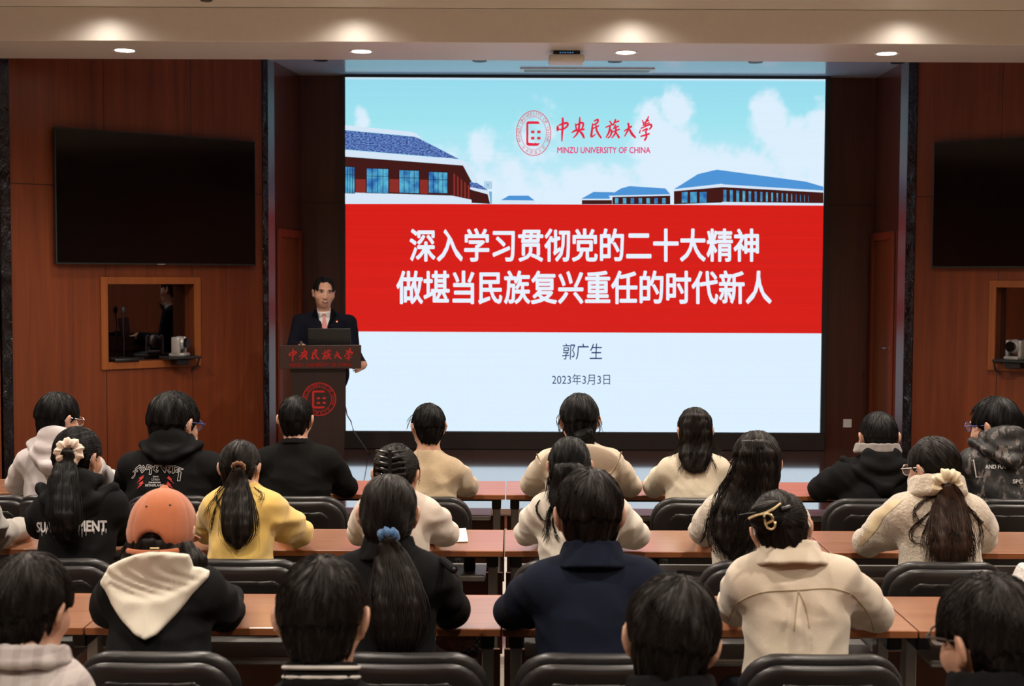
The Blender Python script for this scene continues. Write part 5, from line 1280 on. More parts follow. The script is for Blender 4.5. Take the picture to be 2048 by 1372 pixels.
C['brown_elastic'] = cloth_mat('brown_elastic', (0.20, 0.085, 0.03), 300, 0.4)
C['cream_scr'] = cloth_mat('cream_scrunchie_cloth', (0.72, 0.62, 0.43), 200, 0.4)
C['print_white'] = plain('white_print', (0.62, 0.61, 0.62), 0.7); C['print_red'] = plain('red_print', (0.50, 0.035, 0.02), 0.7)
C['stripe_white'] = plain('white_knit_stripe', (0.62, 0.58, 0.56), 0.9)
C['yoke_seam'] = plain('beige_seam', (0.40, 0.32, 0.22), 0.9)
# ---- front row
p = Person(1, 'person in a pale lilac hoodie with glasses, at the wall end of the front row', (120, 787, 38), yaw=-32, pitch=12, sh=((40, 903), (203, 915)), el=((12, 968), (236, 975)), seed=1).body().trousers(C['jeans'])
p.top(C['pale_hoodie'], 'hoodie', fold=0.006, thick=0.014); p.hood(C['pale_hoodie'], None, drop=0.10, w=0.125, rise=0.035); p.hair('short', 'black', vol=0.013, nape=-0.076); p.glasses('steel').mask()
p = Person(1, 'person in a black hoodie printed FOREVER with red lightning marks', (350, 786, 46), yaw=-26, pitch=10, sh=((246, 912), (440, 912)), el=((232, 972), (452, 985)), seed=2).body().trousers(C['jeans'])
p.top(C['black_hoodie'], 'hoodie', fold=0.005, thick=0.018, wide=1.04); p.hood(C['black_hoodie'], None, drop=0.040, w=0.135, col=0.080, rise=0.032); p.hair('short', 'black', vol=0.014, nape=-0.078); p.glasses('bluecap').mask()
q = lambda L: [(255 + x / 17.07, 920 + y / 17.07) for x, y in L]
fl = Flat()
for st in ([(135,610),(230,520),(250,400),(190,415),(205,375),(262,365),(262,300),(415,170),(460,190),(430,240),(290,340),(280,375),(355,365),(345,400),(275,405),(255,540),(180,635)],
           [(415,310),(545,175),(620,310),(495,445)], [(475,310),(540,245),(560,310),(500,370)],
           [(670,155),(740,160),(885,230),(770,280),(835,310),(800,495),(735,490),(765,330),(690,300),(670,335),(625,325)], [(710,200),(790,235),(700,265)],
           [(935,180),(1085,180),(1075,220),(990,225),(985,260),(1030,255),(1020,295),(970,330),(1005,385),(1055,345),(1040,400),(990,430),(890,340),(920,220)],
           [(1110,195),(1165,180),(1270,310),(1280,215),(1325,210),(1290,430),(1270,435)],
           [(1350,190),(1530,195),(1520,225),(1400,230),(1390,260),(1460,255),(1440,300),(1380,330),(1430,395),(1480,380),(1470,430),(1430,455),(1335,330)],
           [(1555,200),(1630,195),(1910,310),(1700,375),(1835,410),(1790,715),(1700,710),(1750,440),(1610,395),(1580,450),(1520,445)], [(1615,240),(1790,305),(1600,360)]):
    L_ = q(st)
    for i in range(len(L_)): fl.ribbon([(*L_[i], 0.55), (*L_[(i + 1) % len(L_)], 0.55)], sub=1)
p.decal('print_lettering', fl, C['print_white'])
fl = Flat().text('LTALIA', *q([(825, 625)])[0], *q([(1105, 700)])[0], 0.006).text('NETHERLANDS', *q([(605, 822)])[0], *q([(1240, 905)])[0], 0.003)
for x0, x1, y0 in ((880, 1065, 545), (735, 1130, 745)):
    for i, x in enumerate(range(x0, x1, 24)): fl.ribbon([(*q([(x, y0 + (i % 3) * 6)])[0], 0.45), (*q([(x - 4 + (i % 2) * 8, y0 + 42 - (i % 2) * 8)])[0], 0.45)], sub=1)
p.decal('print_lettering', fl, C['print_white'])
fl = Flat()
for st in ([(565,515),(400,600),(390,650),(440,640),(310,780),(500,668),(480,656),(570,600),(530,600)], [(540,700),(390,790),(380,830),(430,820),(310,990),(500,856),(480,840),(570,780),(520,770)],
           [(1385,525),(1375,600),(1320,600),(1380,640),(1450,690),(1590,820),(1490,675),(1520,660),(1450,590)], [(1370,725),(1360,790),(1300,790),(1350,830),(1310,850),(1400,880),(1560,980),(1470,860),(1480,840)]): fl.add(q(st))
p.decal('print_lightning', fl, C['print_red'])
p = Person(1, 'person in a plain black sweater with short hair in front of the lectern', (591, 793, 34), yaw=-4, pitch=4, sh=((512, 903), (672, 903)), el=((478, 975), (714, 978)), seed=3).body().trousers(C['jeans'])
p.top(C['black_knit'], 'sweater', fold=0.005, thick=0.02, neck_r=0.060, wide=1.03); p.collar(C['black_knit'], 'neckband', h=0.016, r=0.062, fold=False, z=0.018); p.hair('short', 'black', vol=0.010, nape=-0.075, steps=5, rad=0.001)
p = Person(1, 'person in a tan knitted sweater with short black hair and a mask', (856, 809, 33), yaw=14, pitch=10, sh=((792, 922), (922, 922)), el=((752, 972), (956, 972)), seed=4).body().trousers(C['jeans'])
p.top(C['tan'], 'sweater', fold=0.006, thick=0.016, neck_r=0.058); p.hair('short', 'black', vol=0.014, nape=-0.095); p.mask()
p.wisps([[(822, 838), (817, 848), (815, 858)], [(825, 830), (819, 836), (814, 846)]], 'black', n=3)
p = Person(1, 'person in a cream sailor-collar coat with a messy low bun', (1158, 790, 38), yaw=4, pitch=10, sh=((1080, 905), (1240, 905)), el=((1041, 968), (1283, 972)), seed=5).body().trousers(C['jeans'])
def sailor(f):
    n = p.neck; k = np.array
    f.ell(n + k((0, -0.115, -0.075)), (0.20, 0.030, 0.115), rot(0, -14, 0), 0.012); f.cap(n + k((-0.19, -0.035, -0.055)), n + k((-0.13, -0.145, -0.16)), 0.024, 0.018, 0.02); f.cap(n + k((0.19, -0.035, -0.055)), n + k((0.13, -0.145, -0.16)), 0.024, 0.018, 0.02)
p.top(C['cream_wool'], 'coat', fold=0.005, thick=0.016, neck_r=0.064, extra=sailor); 
for L_ in ([(1243, 904), (1234, 928), (1222, 947), (1185, 948), (1150, 952)], [(1074, 908), (1082, 935), (1092, 955), (1120, 955)]):
    m = MB(); m.tube([Vector(p.hit(*q_, 0.001)) for q_ in [tuple(np.array(u) * (1 - w) + np.array(v) * w) for u, v in zip(L_, L_[1:]) for w in (0, .2, .4, .6, .8)]], 0.0035, 6); p.mb('collar_edge', m, C['yoke_seam'])
p.collar(C['black_wool'], 'inner_collar', h=0.03, r=0.062, fold=False, z=0.025)
p.hair('bun', 'black', vol=0.015, bun=(0.02, -0.11, -0.075), nape=-0.10, lump=0.0028)
f = Field(p.H - 0.16, p.H + 0.16, 0.005); b = p.H + p.R @ (np.array((0.012, -0.098, -0.075)) * p.s); f.ell(b, (0.048, 0.042, 0.042), None, 0); f.displace(lambda x, y, z: 0.004 * np.sin(60 * x + 50 * z) + 0.003 * np.sin(90 * z - 40 * x)); VQ = f.mesh()
p.part('hair_bun', *join_arrays(VQ, trace_strands(f, VQ[0], 160, lambda P: np.cross(P - b, (0.2, 1, 0.1)), 9, 0.009, 0.003, 0.0014, 3, jit=0.3)), HAIR['black'])
p.wisps([[(1124, 830), (1118, 845), (1121, 868), (1128, 884)], [(1126, 820), (1116, 838), (1119, 856)], [(1195, 840), (1200, 858), (1195, 878)], [(1198, 830), (1203, 845), (1200, 858)], [(1130, 850), (1126, 868), (1130, 880)]], 'black', n=5, spread=0.008)
p = Person(1, 'person in a cream ribbed knit with long straight hair down the back', (1390, 816, 34), yaw=8, pitch=4, sh=((1322, 920), (1456, 920)), el=((1287, 972), (1492, 978)), seed=6).body().trousers(C['jeans'])
p.top(C['knit_cream'], 'sweater', fold=0.004, thick=0.014); p.hair('long', 'dark', vol=0.012, bun=(0, -0.13, -0.3), nape=-0.14, ears=False)
p.lock('long_hair', [(1391, 834, 26), (1391, 862, 33), (1391, 890, 34), (1390, 915, 32), (1388, 932, 24), (1386, 944, 20)], 'dark', n=420, off=0.018, flat=0.4, fray=0.2)
p.wisps([[(1362, 890), (1350, 908), (1338, 917)], [(1422, 890), (1432, 905), (1440, 915)], [(1372, 905), (1366, 925), (1357, 940)], [(1412, 900), (1425, 920), (1433, 938)], [(1360, 880), (1352, 900), (1340, 913)], [(1418, 905), (1415, 930), (1408, 942)], [(1425, 880), (1435, 900), (1446, 910)]], 'dark', n=8, spread=0.008)
p = Person(1, 'person in a black jacket with a grey hood lining and cropped hair', (1756, 822, 39), yaw=8, pitch=8, sh=((1672, 930), (1828, 930)), el=((1616, 1005), (1868, 1000)), seed=7).body().trousers(C['jeans'])
p.top(C['black_hoodie'], 'jacket', fold=0.005, thick=0.024, wide=1.05); p.hood(C['black_hoodie'], None, drop=0.12, w=0.165, ring=False); p.collar(C['grey_hood'], 'grey_collar', h=0.026, r=0.094, th=0.013, fold=False, z=0.058, pitch=6); p.hair('short', 'black', vol=0.007, nape=-0.085, lump=0.001, steps=4, rad=0.0009, strands=1000)
p = Person(1, 'person in a dark camouflage jacket with dark-rimmed glasses', (1990, 797, 42), yaw=44, pitch=6, sh=((1926, 905), (2092, 905)), el=((1905, 985), (2125, 985)), seed=8).body().trousers(C['jeans'])
p.top(C['camo'], 'jacket', fold=0.005, thick=0.02, wide=1.04); p.hood(C['camo'], None, drop=0.075, w=0.145, col=0.080, rise=0.028); p.hair('short', 'black', vol=0.015, nape=-0.07, front=0.05); p.glasses('bluecap')
e_ = lambda x, y: (1536 + x / 3.988, 760 + y / 3.988)
fl = Flat().text('AND FUTURE"', *e_(1732, 674), *e_(1990, 708), 0.004).text('SPC TRADE', *e_(1952, 792), *e_(2200, 826), 0.004).text('MOVEMENT', *e_(1840, 622), *e_(2070, 652), 0.0015)
for a_, b_ in ((e_(1640, 640), e_(1662, 776)), (e_(1662, 772), e_(2200, 796))): fl.ribbon([(*a_, 1.3), (*b_, 1.3)], sub=1)
p.decal('print_lettering', fl, C['print_white'], 0.012, p.bvh)

# ---- middle row
p = Person(2, 'person in a black lettered hoodie with a high ponytail in a pale scrunchie', (156, 856, 44), yaw=-22, pitch=6, sh=((74, 992), (246, 985)), el=((54, 1050), (268, 1062)), seed=11).body().trousers(C['jeans'])
p.top(C['black_hoodie'], 'hoodie', fold=0.005, thick=0.016); p.hood(C['black_hoodie'], None, drop=0.11, w=0.14); p.hair('pony', 'black', vol=0.013, bun=(-0.035, -0.118, 0.035), nape=-0.085); p.mask()
tie = p.hit(138, 904, 0.012, p.hbvh); p.scrunchie(tie, (0.3, -0.8, 0.15), 0.034, 0.020, C['pinkish'], label='pale puffy scrunchie')
fl = Flat().text('SUA', 73, 1044, 103, 1065, 0.02).text('MENT', 155, 1041, 214, 1063, 0.014)
for x, l in ((84, 10), (92, 6), (121, 14), (134, 24), (158, 8), (164, 12), (172, 9), (188, 5), (204, 8), (212, 4), (108, 12)): fl.ribbon([(x, 1058, 0.9), (x, 1062 + l, 0.4)], sub=1)
p.decal('print_lettering', fl, C['print_white'], 0.003)
p.lock('ponytail', [(138, 904, 14), (133, 925, 22), (128, 955, 28), (127, 990, 31), (127, 1030, 31), (130, 1065, 27), (134, 1092, 12)], 'black', n=300, first=tie + np.array((0, -0.02, 0)), off=0.03)
p = Person(2, 'person in a yellow sweatshirt with a low ponytail', (482, 882, 40), yaw=-6, pitch=12, sh=((412, 992), (560, 992)), el=((388, 1062), (628, 1066)), seed=12).body().trousers(C['jeans'])
p.top(C['yellow'], 'sweatshirt', fold=0.008, thick=0.016); p.hair('pony', 'dark', vol=0.012, bun=(-0.008, -0.118, -0.005), nape=-0.08); p.mask()
tie = p.hit(477, 934, 0.012, p.hbvh); p.scrunchie(tie, (0, -0.7, -0.5), 0.020, 0.008, C['brown_elastic'], 'hair_tie', amp=0.0015, label='brown elastic hair tie')
p.lock('ponytail', [(477, 936, 10), (475, 960, 22), (474, 1000, 31), (474, 1040, 33), (475, 1070, 30), (476, 1095, 12)], 'dark', n=300, first=tie + np.array((0, -0.012, -0.01)), off=0.028)
p.wisps([[(460, 960), (438, 985), (418, 1012), (410, 1035)], [(455, 970), (434, 1010), (424, 1045), (420, 1068)], [(500, 975), (510, 1010), (516, 1045), (510, 1075)], [(450, 965), (432, 990), (440, 1020)], [(508, 975), (524, 990), (518, 1005)]], 'dark', n=6)
p = Person(2, 'person in an off-white top with hair in a black claw clip', (795, 891, 44), yaw=-10, pitch=16, sh=((716, 1000), (872, 1000)), el=((695, 1062), (918, 1066)), seed=13).body().trousers(C['jeans'])
p.top(C['white_top'], 'blouse', fold=0.006, thick=0.014, neck_r=0.060); p.hair('bun', 'dark', vol=0.014, bun=(-0.02, -0.11, 0.03), nape=-0.095, ears=True)
f = Field(p.H - 0.18, p.H + 0.18, 0.005); b = p.hit(782, 925, 0.006, p.hbvh); f.ell(b, (0.040, 0.030, 0.052), None, 0); f.displace(lambda x, y, z: 0.005 * np.sin(80 * x + 60 * z) + 0.003 * np.sin(110 * z - 60 * x)); VQ = f.mesh(); p.part('hair_twist', *VQ, HAIR['black'])
m = MB()
for sx in (-1, 1):
    for kk in range(5):
        z = -0.045 + kk * 0.022; m.tube([Vector(b) + Vector((sx * 0.006, -0.045, z)), Vector(b) + Vector((sx * 0.035, -0.042, z + 0.006)), Vector(b) + Vector((sx * 0.056, -0.012, z + 0.004)), Vector(b) + Vector((sx * 0.052, 0.02, z))], 0.0045, 8)
m.tube([Vector(b) + Vector((0, -0.046, z)) for z in (-0.055, -0.02, 0.02, 0.055)], 0.008, 8); p.mb('claw_clip', m, M['plastic'], label='black claw clip')
p.wisps([[(755, 925), (748, 940), (750, 958)], [(838, 930), (840, 950), (836, 965)]], 'dark', n=4)
p = Person(2, 'person in a white shirt with half-tied hair falling over the left shoulder', (1139, 876, 42), yaw=2, pitch=10, sh=((1066, 996), (1246, 1000)), el=((1032, 1062), (1299, 1072)), seed=14).body().trousers(C['jeans'])
p.top(C['white_shirt'], 'shirt', fold=0.008, thick=0.018); p.hair('pony', 'black', vol=0.012, bun=(0, -0.12, -0.005), nape=-0.13, ears=False)
p.lock('long_hair', [(1139, 936, 36), (1138, 952, 40), (1132, 972, 38), (1122, 995, 28), (1110, 1015, 18)], 'black', n=300, off=0.022, flat=0.4, fray=0.25)
tie = p.hit(1139, 938, 0.012, p.hbvh); p.scrunchie(tie, (0, -0.5, -0.8), 0.012, 0.006, C['black_knit'], 'hair_tie', amp=0.001)
p.wisps([[(1110, 1000), (1100, 1030), (1096, 1060), (1088, 1085)], [(1118, 1005), (1106, 1040), (1112, 1070), (1118, 1082)], [(1080, 1000), (1072, 1015), (1078, 1035), (1090, 1045)], [(1112, 1000), (1098, 1020), (1092, 1040)], [(1105, 1005), (1095, 1045), (1092, 1072)]], 'black', n=10, spread=0.006)
p = Person(2, 'person in a grey-beige fleece with very long wavy hair', (1512, 866, 46), yaw=4, pitch=8, sh=((1412, 1002), (1596, 1004)), el=((1379, 1062), (1623, 1062)), seed=15).body().trousers(C['jeans'])
p.top(C['fleece'], 'fleece', fold=0.005, thick=0.02); p.hair('long', 'dark', vol=0.016, bun=(0, -0.13, -0.4), nape=-0.15, ears=False); p.glasses('steel')
p.lock('long_hair', [(1512, 888, 36), (1511, 915, 45), (1508, 950, 50), (1498, 988, 58), (1484, 1022, 60), (1472, 1056, 54), (1466, 1092, 38), (1470, 1122, 16)], 'dark', n=460, off=0.026, flat=0.34, wave=0.020, fray=0.25)
p.wisps([[(1470, 1000), (1440, 1020), (1415, 1040), (1412, 1060), (1404, 1080), (1398, 1086)], [(1465, 1010), (1450, 1040), (1448, 1060), (1460, 1080), (1462, 1105)], [(1455, 995), (1430, 1010), (1420, 1030), (1428, 1050)], [(1480, 1030), (1466, 1060), (1474, 1085), (1468, 1110), (1462, 1120)], [(1475, 980), (1450, 1000), (1425, 1025)]], 'dark', n=12, spread=0.008, thin=0.0013)
p = Person(2, 'person in a cream teddy fleece with a brown ponytail in a big cream scrunchie', (1864, 876, 46), yaw=30, pitch=10, sh=((1788, 1000), (1964, 1004)), el=((1706, 1086), (1992, 1076)), seed=16).body().trousers(C['jeans'])
p.top(C['fleece'], 'fleece', fold=0.005, thick=0.026, wide=1.04); p.collar(C['fleece'], 'fleece_collar', h=0.045, r=0.084, th=0.020, fold=False, z=0.030); p.hair('pony', 'dark', vol=0.013, bun=(0.045, -0.115, -0.085), nape=-0.12); p.glasses('steel').mask()
tie = p.hit(1893, 966, 0.055, p.hbvh); p.scrunchie(tie, (0.15, -0.9, -0.35), 0.036, 0.021, C['cream_scr'], label='big cream scrunchie', lumps=7, amp=0.006)
p.lock('ponytail', [(1894, 968, 14), (1896, 995, 30), (1900, 1030, 40), (1902, 1065, 44), (1902, 1100, 44), (1902, 1134, 40)], 'brown', n=420, first=tie + np.array((0, -0.02, -0.01)), off=0.036, wave=0.006)
C['yellow_satin'] = plain('pale_yellow_panel', (0.64, 0.52, 0.33), 0.6)
la, lb = [(1785, 1000), (1766, 1014), (1746, 1030), (1736, 1052), (1722, 1074), (1712, 1092)], [(1806, 999), (1788, 1016), (1768, 1034), (1758, 1052), (1742, 1072), (1726, 1090)]
A_ = smooth_poly([(*q_, 0) for q_ in la], 24)[:, :2]; B_ = smooth_poly([(*q_, 0) for q_ in lb], 24)[:, :2]; fl = Flat()
fl.add([tuple(A_[i] * (1 - j / 4) + B_[i] * j / 4) for i in range(24) for j in range(5)], [(i * 5 + j, i * 5 + j + 1, i * 5 + j + 6, i * 5 + j + 5) for i in range(23) for j in range(4)])
p.decal('shoulder_panel', fl, C['yellow_satin'], 0.0025)
p.wisps([[(1880, 990), (1850, 1000), (1828, 1020), (1834, 1040), (1850, 1050)], [(1884, 1000), (1848, 1035), (1822, 1060), (1824, 1080), (1845, 1084)], [(1880, 1005), (1856, 1040), (1846, 1075), (1850, 1100)], [(1920, 1000), (1950, 1030), (1962, 1065), (1958, 1100)], [(1925, 1010), (1960, 1040), (1980, 1060)], [(1875, 985), (1858, 980), (1856, 998)]], 'brown', n=9, spread=0.01, thin=0.0013)

# ---- near row
p = Person(3, 'person in a rust cap and a black jacket with a large cream hood', (327, 983, 61), yaw=-2, pitch=10, sh=((212, 1150), (436, 1146)), el=((184, 1218), (486, 1226)), seed=21).body().trousers(C['jeans'])
p.top(C['black_hoodie'], 'jacket', fold=0.005, thick=0.02, wide=1.03); p.hair('long', 'dark', vol=0.002, bun=(0, -0.12, -0.3), nape=-0.13, ears=False, strands=60)
f = Field(p.H - np.array((0.22, 0.24, 0.30)), p.H + np.array((0.22, 0.16, 0.06)), 0.0065); kn = p.neck
for an in np.linspace(-1.45, 1.45, 19):
    sn, cs = math.sin(an), math.cos(an); q0 = p.H + p.R @ (np.array((sn * 0.078, -0.012 - cs * 0.092, -0.018)) * p.s); q1 = kn + np.array((sn * 0.118, 0.000 - cs * 0.088, 0.018)); q2 = kn + np.array((sn * 0.130, 0.004 - cs * 0.104, -0.05)); f.chain([q0, q1, q2], [0.013, 0.016, 0.012], 0.014)
ph = 0.3; f.displace(lambda x, y, z: 0.0025 * np.sin(170 * x + 8 * np.sin(14 * z)) * np.sin(60 * x + 1)); VQ = f.mesh()
p.part('long_hair', *join_arrays(VQ, trace_strands(f, VQ[0], 420, lambda P: np.array((0, -0.1, -1.0)) + 0 * P, 9, 0.010, 0.002, 0.0014, 4, jit=0.1)), HAIR['dark'])
hd = lambda x, y, d=0.0: p.hit(x, y, d)
a_ = lambda x, y: (x / 3.988, 1028 + y / 3.988)
out = [(815,480),(828,442),(960,372),(1080,325),(1200,300),(1330,310),(1480,345),(1570,395),(1628,405),(1676,450),(1668,500),(1540,650),(1390,820),(1260,955),(1172,992),(1100,952),(1000,850),(905,700),(850,590),(820,530)]
H3 = np.array([hd(*a_(x, y)) for x, y in out] + [hd(*a_(x, y)) for x in range(950, 1500, 110) for y in (450, 560, 670, 760)])
Am = lambda x, z: np.stack([np.ones_like(x), x, z, x * x, z * z], -1); xm, zm = H3[:, 0].mean(), H3[:, 2].mean()
cf = np.linalg.lstsq(Am(H3[:, 0] - xm, H3[:, 2] - zm), H3[:, 1], rcond=None)[0]
PG = H3[:len(out)][:, [0, 2]]; rimp = np.array([hd(*a_(x, y)) for x, y in ((815, 470), (905, 590), (1020, 652), (1160, 676), (1330, 648), (1500, 580), (1680, 450))]); sx_ = float(hd(*a_(1165, 800))[0])
def pdist(x, z):
    d = np.full(np.broadcast(x, z).shape, 9.0); ins = np.zeros(d.shape, bool)
    for (x0, z0), (x1, z1) in zip(PG, np.roll(PG, -1, 0)):
        ex, ez = x1 - x0, z1 - z0; u = np.clip(((x - x0) * ex + (z - z0) * ez) / (ex * ex + ez * ez), 0, 1); d = np.minimum(d, np.hypot(x - x0 - u * ex, z - z0 - u * ez))
        c_ = (z0 > z) != (z1 > z); ins ^= c_ & (x < ex * (z - z0) / (ez + 1e-12) + x0)
    return np.where(ins, -d, d)
def hoodfn(x, y, z):
    x2, z2 = np.broadcast_arrays(x, z); d2 = pdist(x2, z2)
    yb = (Am(x2 - xm, z2 - zm) @ cf) - 0.004
    rz_ = np.interp(x2, rimp[:, 0], rimp[:, 2]); low_ = 1 / (1 + np.exp((z2 - rz_) / 0.0035))
    puff = 0.017 * np.sqrt(np.clip(-d2 / 0.07, 0, 1)); lip = 0.016 * low_ * np.exp(-np.clip(rz_ - z2, 0, 1) / 0.10)
    wr = 0.0028 * np.sin(95 * (x2 - sx_) + 14 * np.sin(20 * (z2 - zm))) * (1 - low_) + 0.0022 * np.sin(55 * (z2 - zm) + 60 * np.abs(x2 - sx_)) * low_
    seam = -0.004 * np.exp(-((x2 - sx_) / 0.004) ** 2)
    t_ = 0.010 + puff + lip + wr + seam; yo = yb - t_; yi = yb + 0.022; mid = (yo + yi) / 2; half = (yi - yo) / 2
    a_2, b_2 = d2 + 0.010, np.abs(y - mid) - half + 0.010
    return np.sqrt(np.maximum(a_2, 0) ** 2 + np.maximum(b_2, 0) ** 2) + np.minimum(np.maximum(a_2, b_2), 0) - 0.010
lo_, hi_ = H3.min(0) - (0.03, 0.09, 0.03), H3.max(0) + (0.03, 0.06, 0.03); f = Field(lo_, hi_, 0.0062); f.put(lambda x, y, z: hoodfn(x[:, 0, 0][:, None, None] + 0 * z, y, z + 0 * x), lo_, hi_)
p.part('hood', *f.mesh(), C['hood_cream'], 'large cream hood lying on the back')
# the cap: crown shell with the strap opening at the back, brim to the front
R, H, sc = p.R, p.H, p.s; P = lambda *q: H + R @ (np.array(q, float) * sc); k_ = np.array
f = Field(H - 0.26, H + 0.26, 0.0055)
f.ell(P(0, -0.005, 0.035), k_((0.094, 0.112, 0.104)) * sc, R, 0); f.ell(P(0, -0.03, 0.005), k_((0.0935, 0.092, 0.08)) * sc, R, 0.02)
f.displace(lambda x, y, z: 0.0022 * np.cos(6 * np.arctan2(*(np.tensordot(R.T, np.stack([x - H[0], y - H[1], z - H[2]]), 1)[[0, 1]]))) ** 16 + 0.0015 * np.sin(38 * x + 30 * z) * np.sin(24 * z + 9 * y))
f.box(P(0, 0, -0.155), k_((0.3, 0.3, 0.13)) * sc, R @ rot(0, -4, 0), 0.004, 0.002, 'cut'); f.ell(P(0, -0.006, 0.030), k_((0.083, 0.100, 0.092)) * sc, R, 0.002, 'cut')
f.ell(P(-0.004, -0.12, -0.024), k_((0.040, 0.06, 0.036)) * sc, R, 0.003, 'cut')
f.ell(P(0, 0.135, -0.008), k_((0.075, 0.085, 0.010)) * sc, R @ rot(0, 10, 0), 0.012); f.ell(P(0, -0.005, 0.141), k_((0.012, 0.012, 0.007)) * sc, R, 0.004)
f_cap = f.mesh(); cap = p.part('cap', *f_cap, C['cap'], 'rust baseball cap')
m = MB(); ang = np.linspace(-0.62, 0.75, 13); pts = [Vector(P(math.sin(a) * 0.112, -0.012 - math.cos(a) * 0.128, -0.036 - 0.010 * math.cos(a * 1.6))) for a in ang]
o = m.tube(pts, 0.0075, 8) and p.mb('cap_strap', m, C['cap']); o.parent = cap
m = MB(); cpt = P(0.022, -0.144, -0.045); m.tube([Vector(cpt) + Vector((x, -0.004, z)) for x, z in ((-0.012, -0.014), (0.012, -0.014), (0.012, 0.014), (-0.012, 0.014))], 0.0028, 6, True); o = p.mb('buckle', m, M['gold']); o.parent = cap
CV, CQ = f_cap; cb = BVHTree.FromPolygons([Vector(v) for v in CV], [tuple(int(i) for i in q) for q in CQ])
for x, y in ((293, 1013), (340, 1010)):
    m = MB(); m.sphere(Vector(p.hit(x, y, 0.0, cb)), 0.0036, 10, 6); o = p.mb('eyelet', m, M['plastic']); o.parent = cap
p = Person(3, 'person in a black coat with a low ponytail in a blue scrunchie', (778, 952, 57), yaw=0, pitch=14, sh=((668, 1122), (888, 1122)), el=((612, 1212), (938, 1220)), seed=22).body().trousers(C['jeans'])
p.top(C['black_wool'], 'coat', fold=0.005, thick=0.018, neck_r=0.056); p.collar(C['black_wool'], 'collar', h=0.046, r=0.066, th=0.007, z=0.020, flare=1.22); p.hair('pony', 'dark', vol=0.012, bun=(0, -0.112, -0.085), nape=-0.105, ears=False, strands=1700)
tie = p.hit(777, 1070, 0.016, p.hbvh); p.scrunchie(tie, (0.0, -0.6, -0.8), 0.017, 0.014, C['blue_satin'], label='shiny blue scrunchie', lumps=6)
p.lock('ponytail', [(778, 1072, 12), (782, 1105, 32), (788, 1150, 48), (794, 1195, 56), (796, 1240, 56), (796, 1285, 46), (796, 1312, 26)], 'dark', n=520, first=tie + np.array((0, -0.016, -0.01)), off=0.038, wave=0.006, fray=0.3)
for (x0, y0, x1, y1) in ((884, 1120, 908, 1140), (648, 1122, 664, 1118)):
    a1, b1 = p.hit(x0, y0, 0.004), p.hit(x1, y1, 0.004); m = MB(); m.tube([Vector(a1), Vector((a1 + b1) / 2 + (0, -0.004, 0.002)), Vector(b1)], 0.012, 8); p.mb('shoulder_strap', m, C['black_wool']); m = MB(); m.sphere(Vector(b1) + Vector((0, -0.012, 0.004)), 0.007, 12, 8); p.mb('button', m, M['plastic'])
p = Person(3, 'person in a navy wool coat with short neat hair', (1178, 943, 65), yaw=4, pitch=8, sh=((1062, 1136), (1312, 1132)), el=((990, 1222), (1372, 1222)), seed=23).body().trousers(C['jeans'])
p.top(C['navy'], 'coat', fold=0.0035, thick=0.022, wide=1.06, neck_r=0.058); p.collar(C['navy'], 'collar', h=0.048, r=0.076, th=0.008, flare=1.24, z=0.018); p.hair('short', 'dark', vol=0.016, nape=-0.10, strands=2200, lump=0.0028)
m = MB(); q_ = p.hit(1174, 1110, 0.008); m.prism([(-0.009, 0.004), (0.009, 0.004), (0.0, -0.006)], -0.002, 0.002, 1); m.xf(Matrix.Translation(Vector(q_))); p.mb('collar_tab', m, M['metal'], False)
p = Person(3, 'person in a beige coat with a gold ribbon-shaped hair clip', (1547, 986, 56), yaw=-4, pitch=20, tilt=-10, sh=((1468, 1128), (1708, 1124)), el=((1434, 1216), (1785, 1230)), seed=24).body().trousers(C['jeans'])
nk = p.neck
def pleat(f):
    sx = float(at(1597, 1200, p.Ys - 0.14)[0]); z0 = float(at(1597, 1180, p.Ys - 0.14)[2])
    f.displace(lambda x, y, z: np.clip((z0 - z - 0.01) / 0.05, 0, 1) * (0.010 * np.exp(-((np.abs(x - sx) - 0.012 - 0.16 * np.clip(z0 - z, 0, 0.14)) / 0.011) ** 2) - 0.010 * np.exp(-((x - sx) / 0.016) ** 2) * np.clip((z0 - z) / 0.05, 0, 1)))
p.top(C['beige_coat'], 'coat', fold=0.006, thick=0.018, extra=pleat, wide=1.0, neck_r=0.046); p.collar(C['beige_coat'], 'collar', h=0.040, r=0.075, th=0.009, flare=1.32, z=0.010); p.hair('bun', 'dark', vol=0.012, bun=(-0.01, -0.105, 0.035), nape=-0.10, strands=1700); p.mask()
for L_ in ([(1472, 1207), (1500, 1192), (1536, 1183), (1596, 1180), (1661, 1177), (1700, 1186)], [(1469, 1210), (1462, 1225), (1456, 1242)], [(1704, 1188), (1728, 1215), (1742, 1240), (1747, 1262)], [(1596, 1181), (1592, 1220), (1588, 1262)], [(1596, 1181), (1611, 1215), (1619, 1255)]):
    m = MB(); m.tube([Vector(p.hit(*q_, 0.0005)) for q_ in [tuple(u) for u in smooth_poly([(*w, 0) for w in L_], 40)[:, :2]]], 0.0022, 6); p.mb('seam', m, C['yoke_seam'])
f = Field(p.H - 0.2, p.H + 0.2, 0.005); b = p.hit(1535, 1030, 0.004, p.hbvh); f.ell(b, (0.058, 0.030, 0.040), rot(0, 0, -20), 0); f.displace(lambda x, y, z: 0.004 * np.sin(70 * z + 30 * x) + 0.002 * np.sin(140 * z - 20 * x)); VQ = f.mesh()
o = p.part('hair_twist', *join_arrays(VQ, trace_strands(f, VQ[0], 200, lambda P: np.array((1.0, 0, 0.4)) + 0 * P, 9, 0.009, 0.002, 0.0013, 5, jit=0.15)), HAIR['dark'])
tb = BVHTree.FromPolygons([Vector(v) for v in VQ[0]], [tuple(int(i) for i in q_) for q_ in VQ[1]])
d_ = lambda x, y: (1150 + x / 3.988, 760 + y / 3.988)
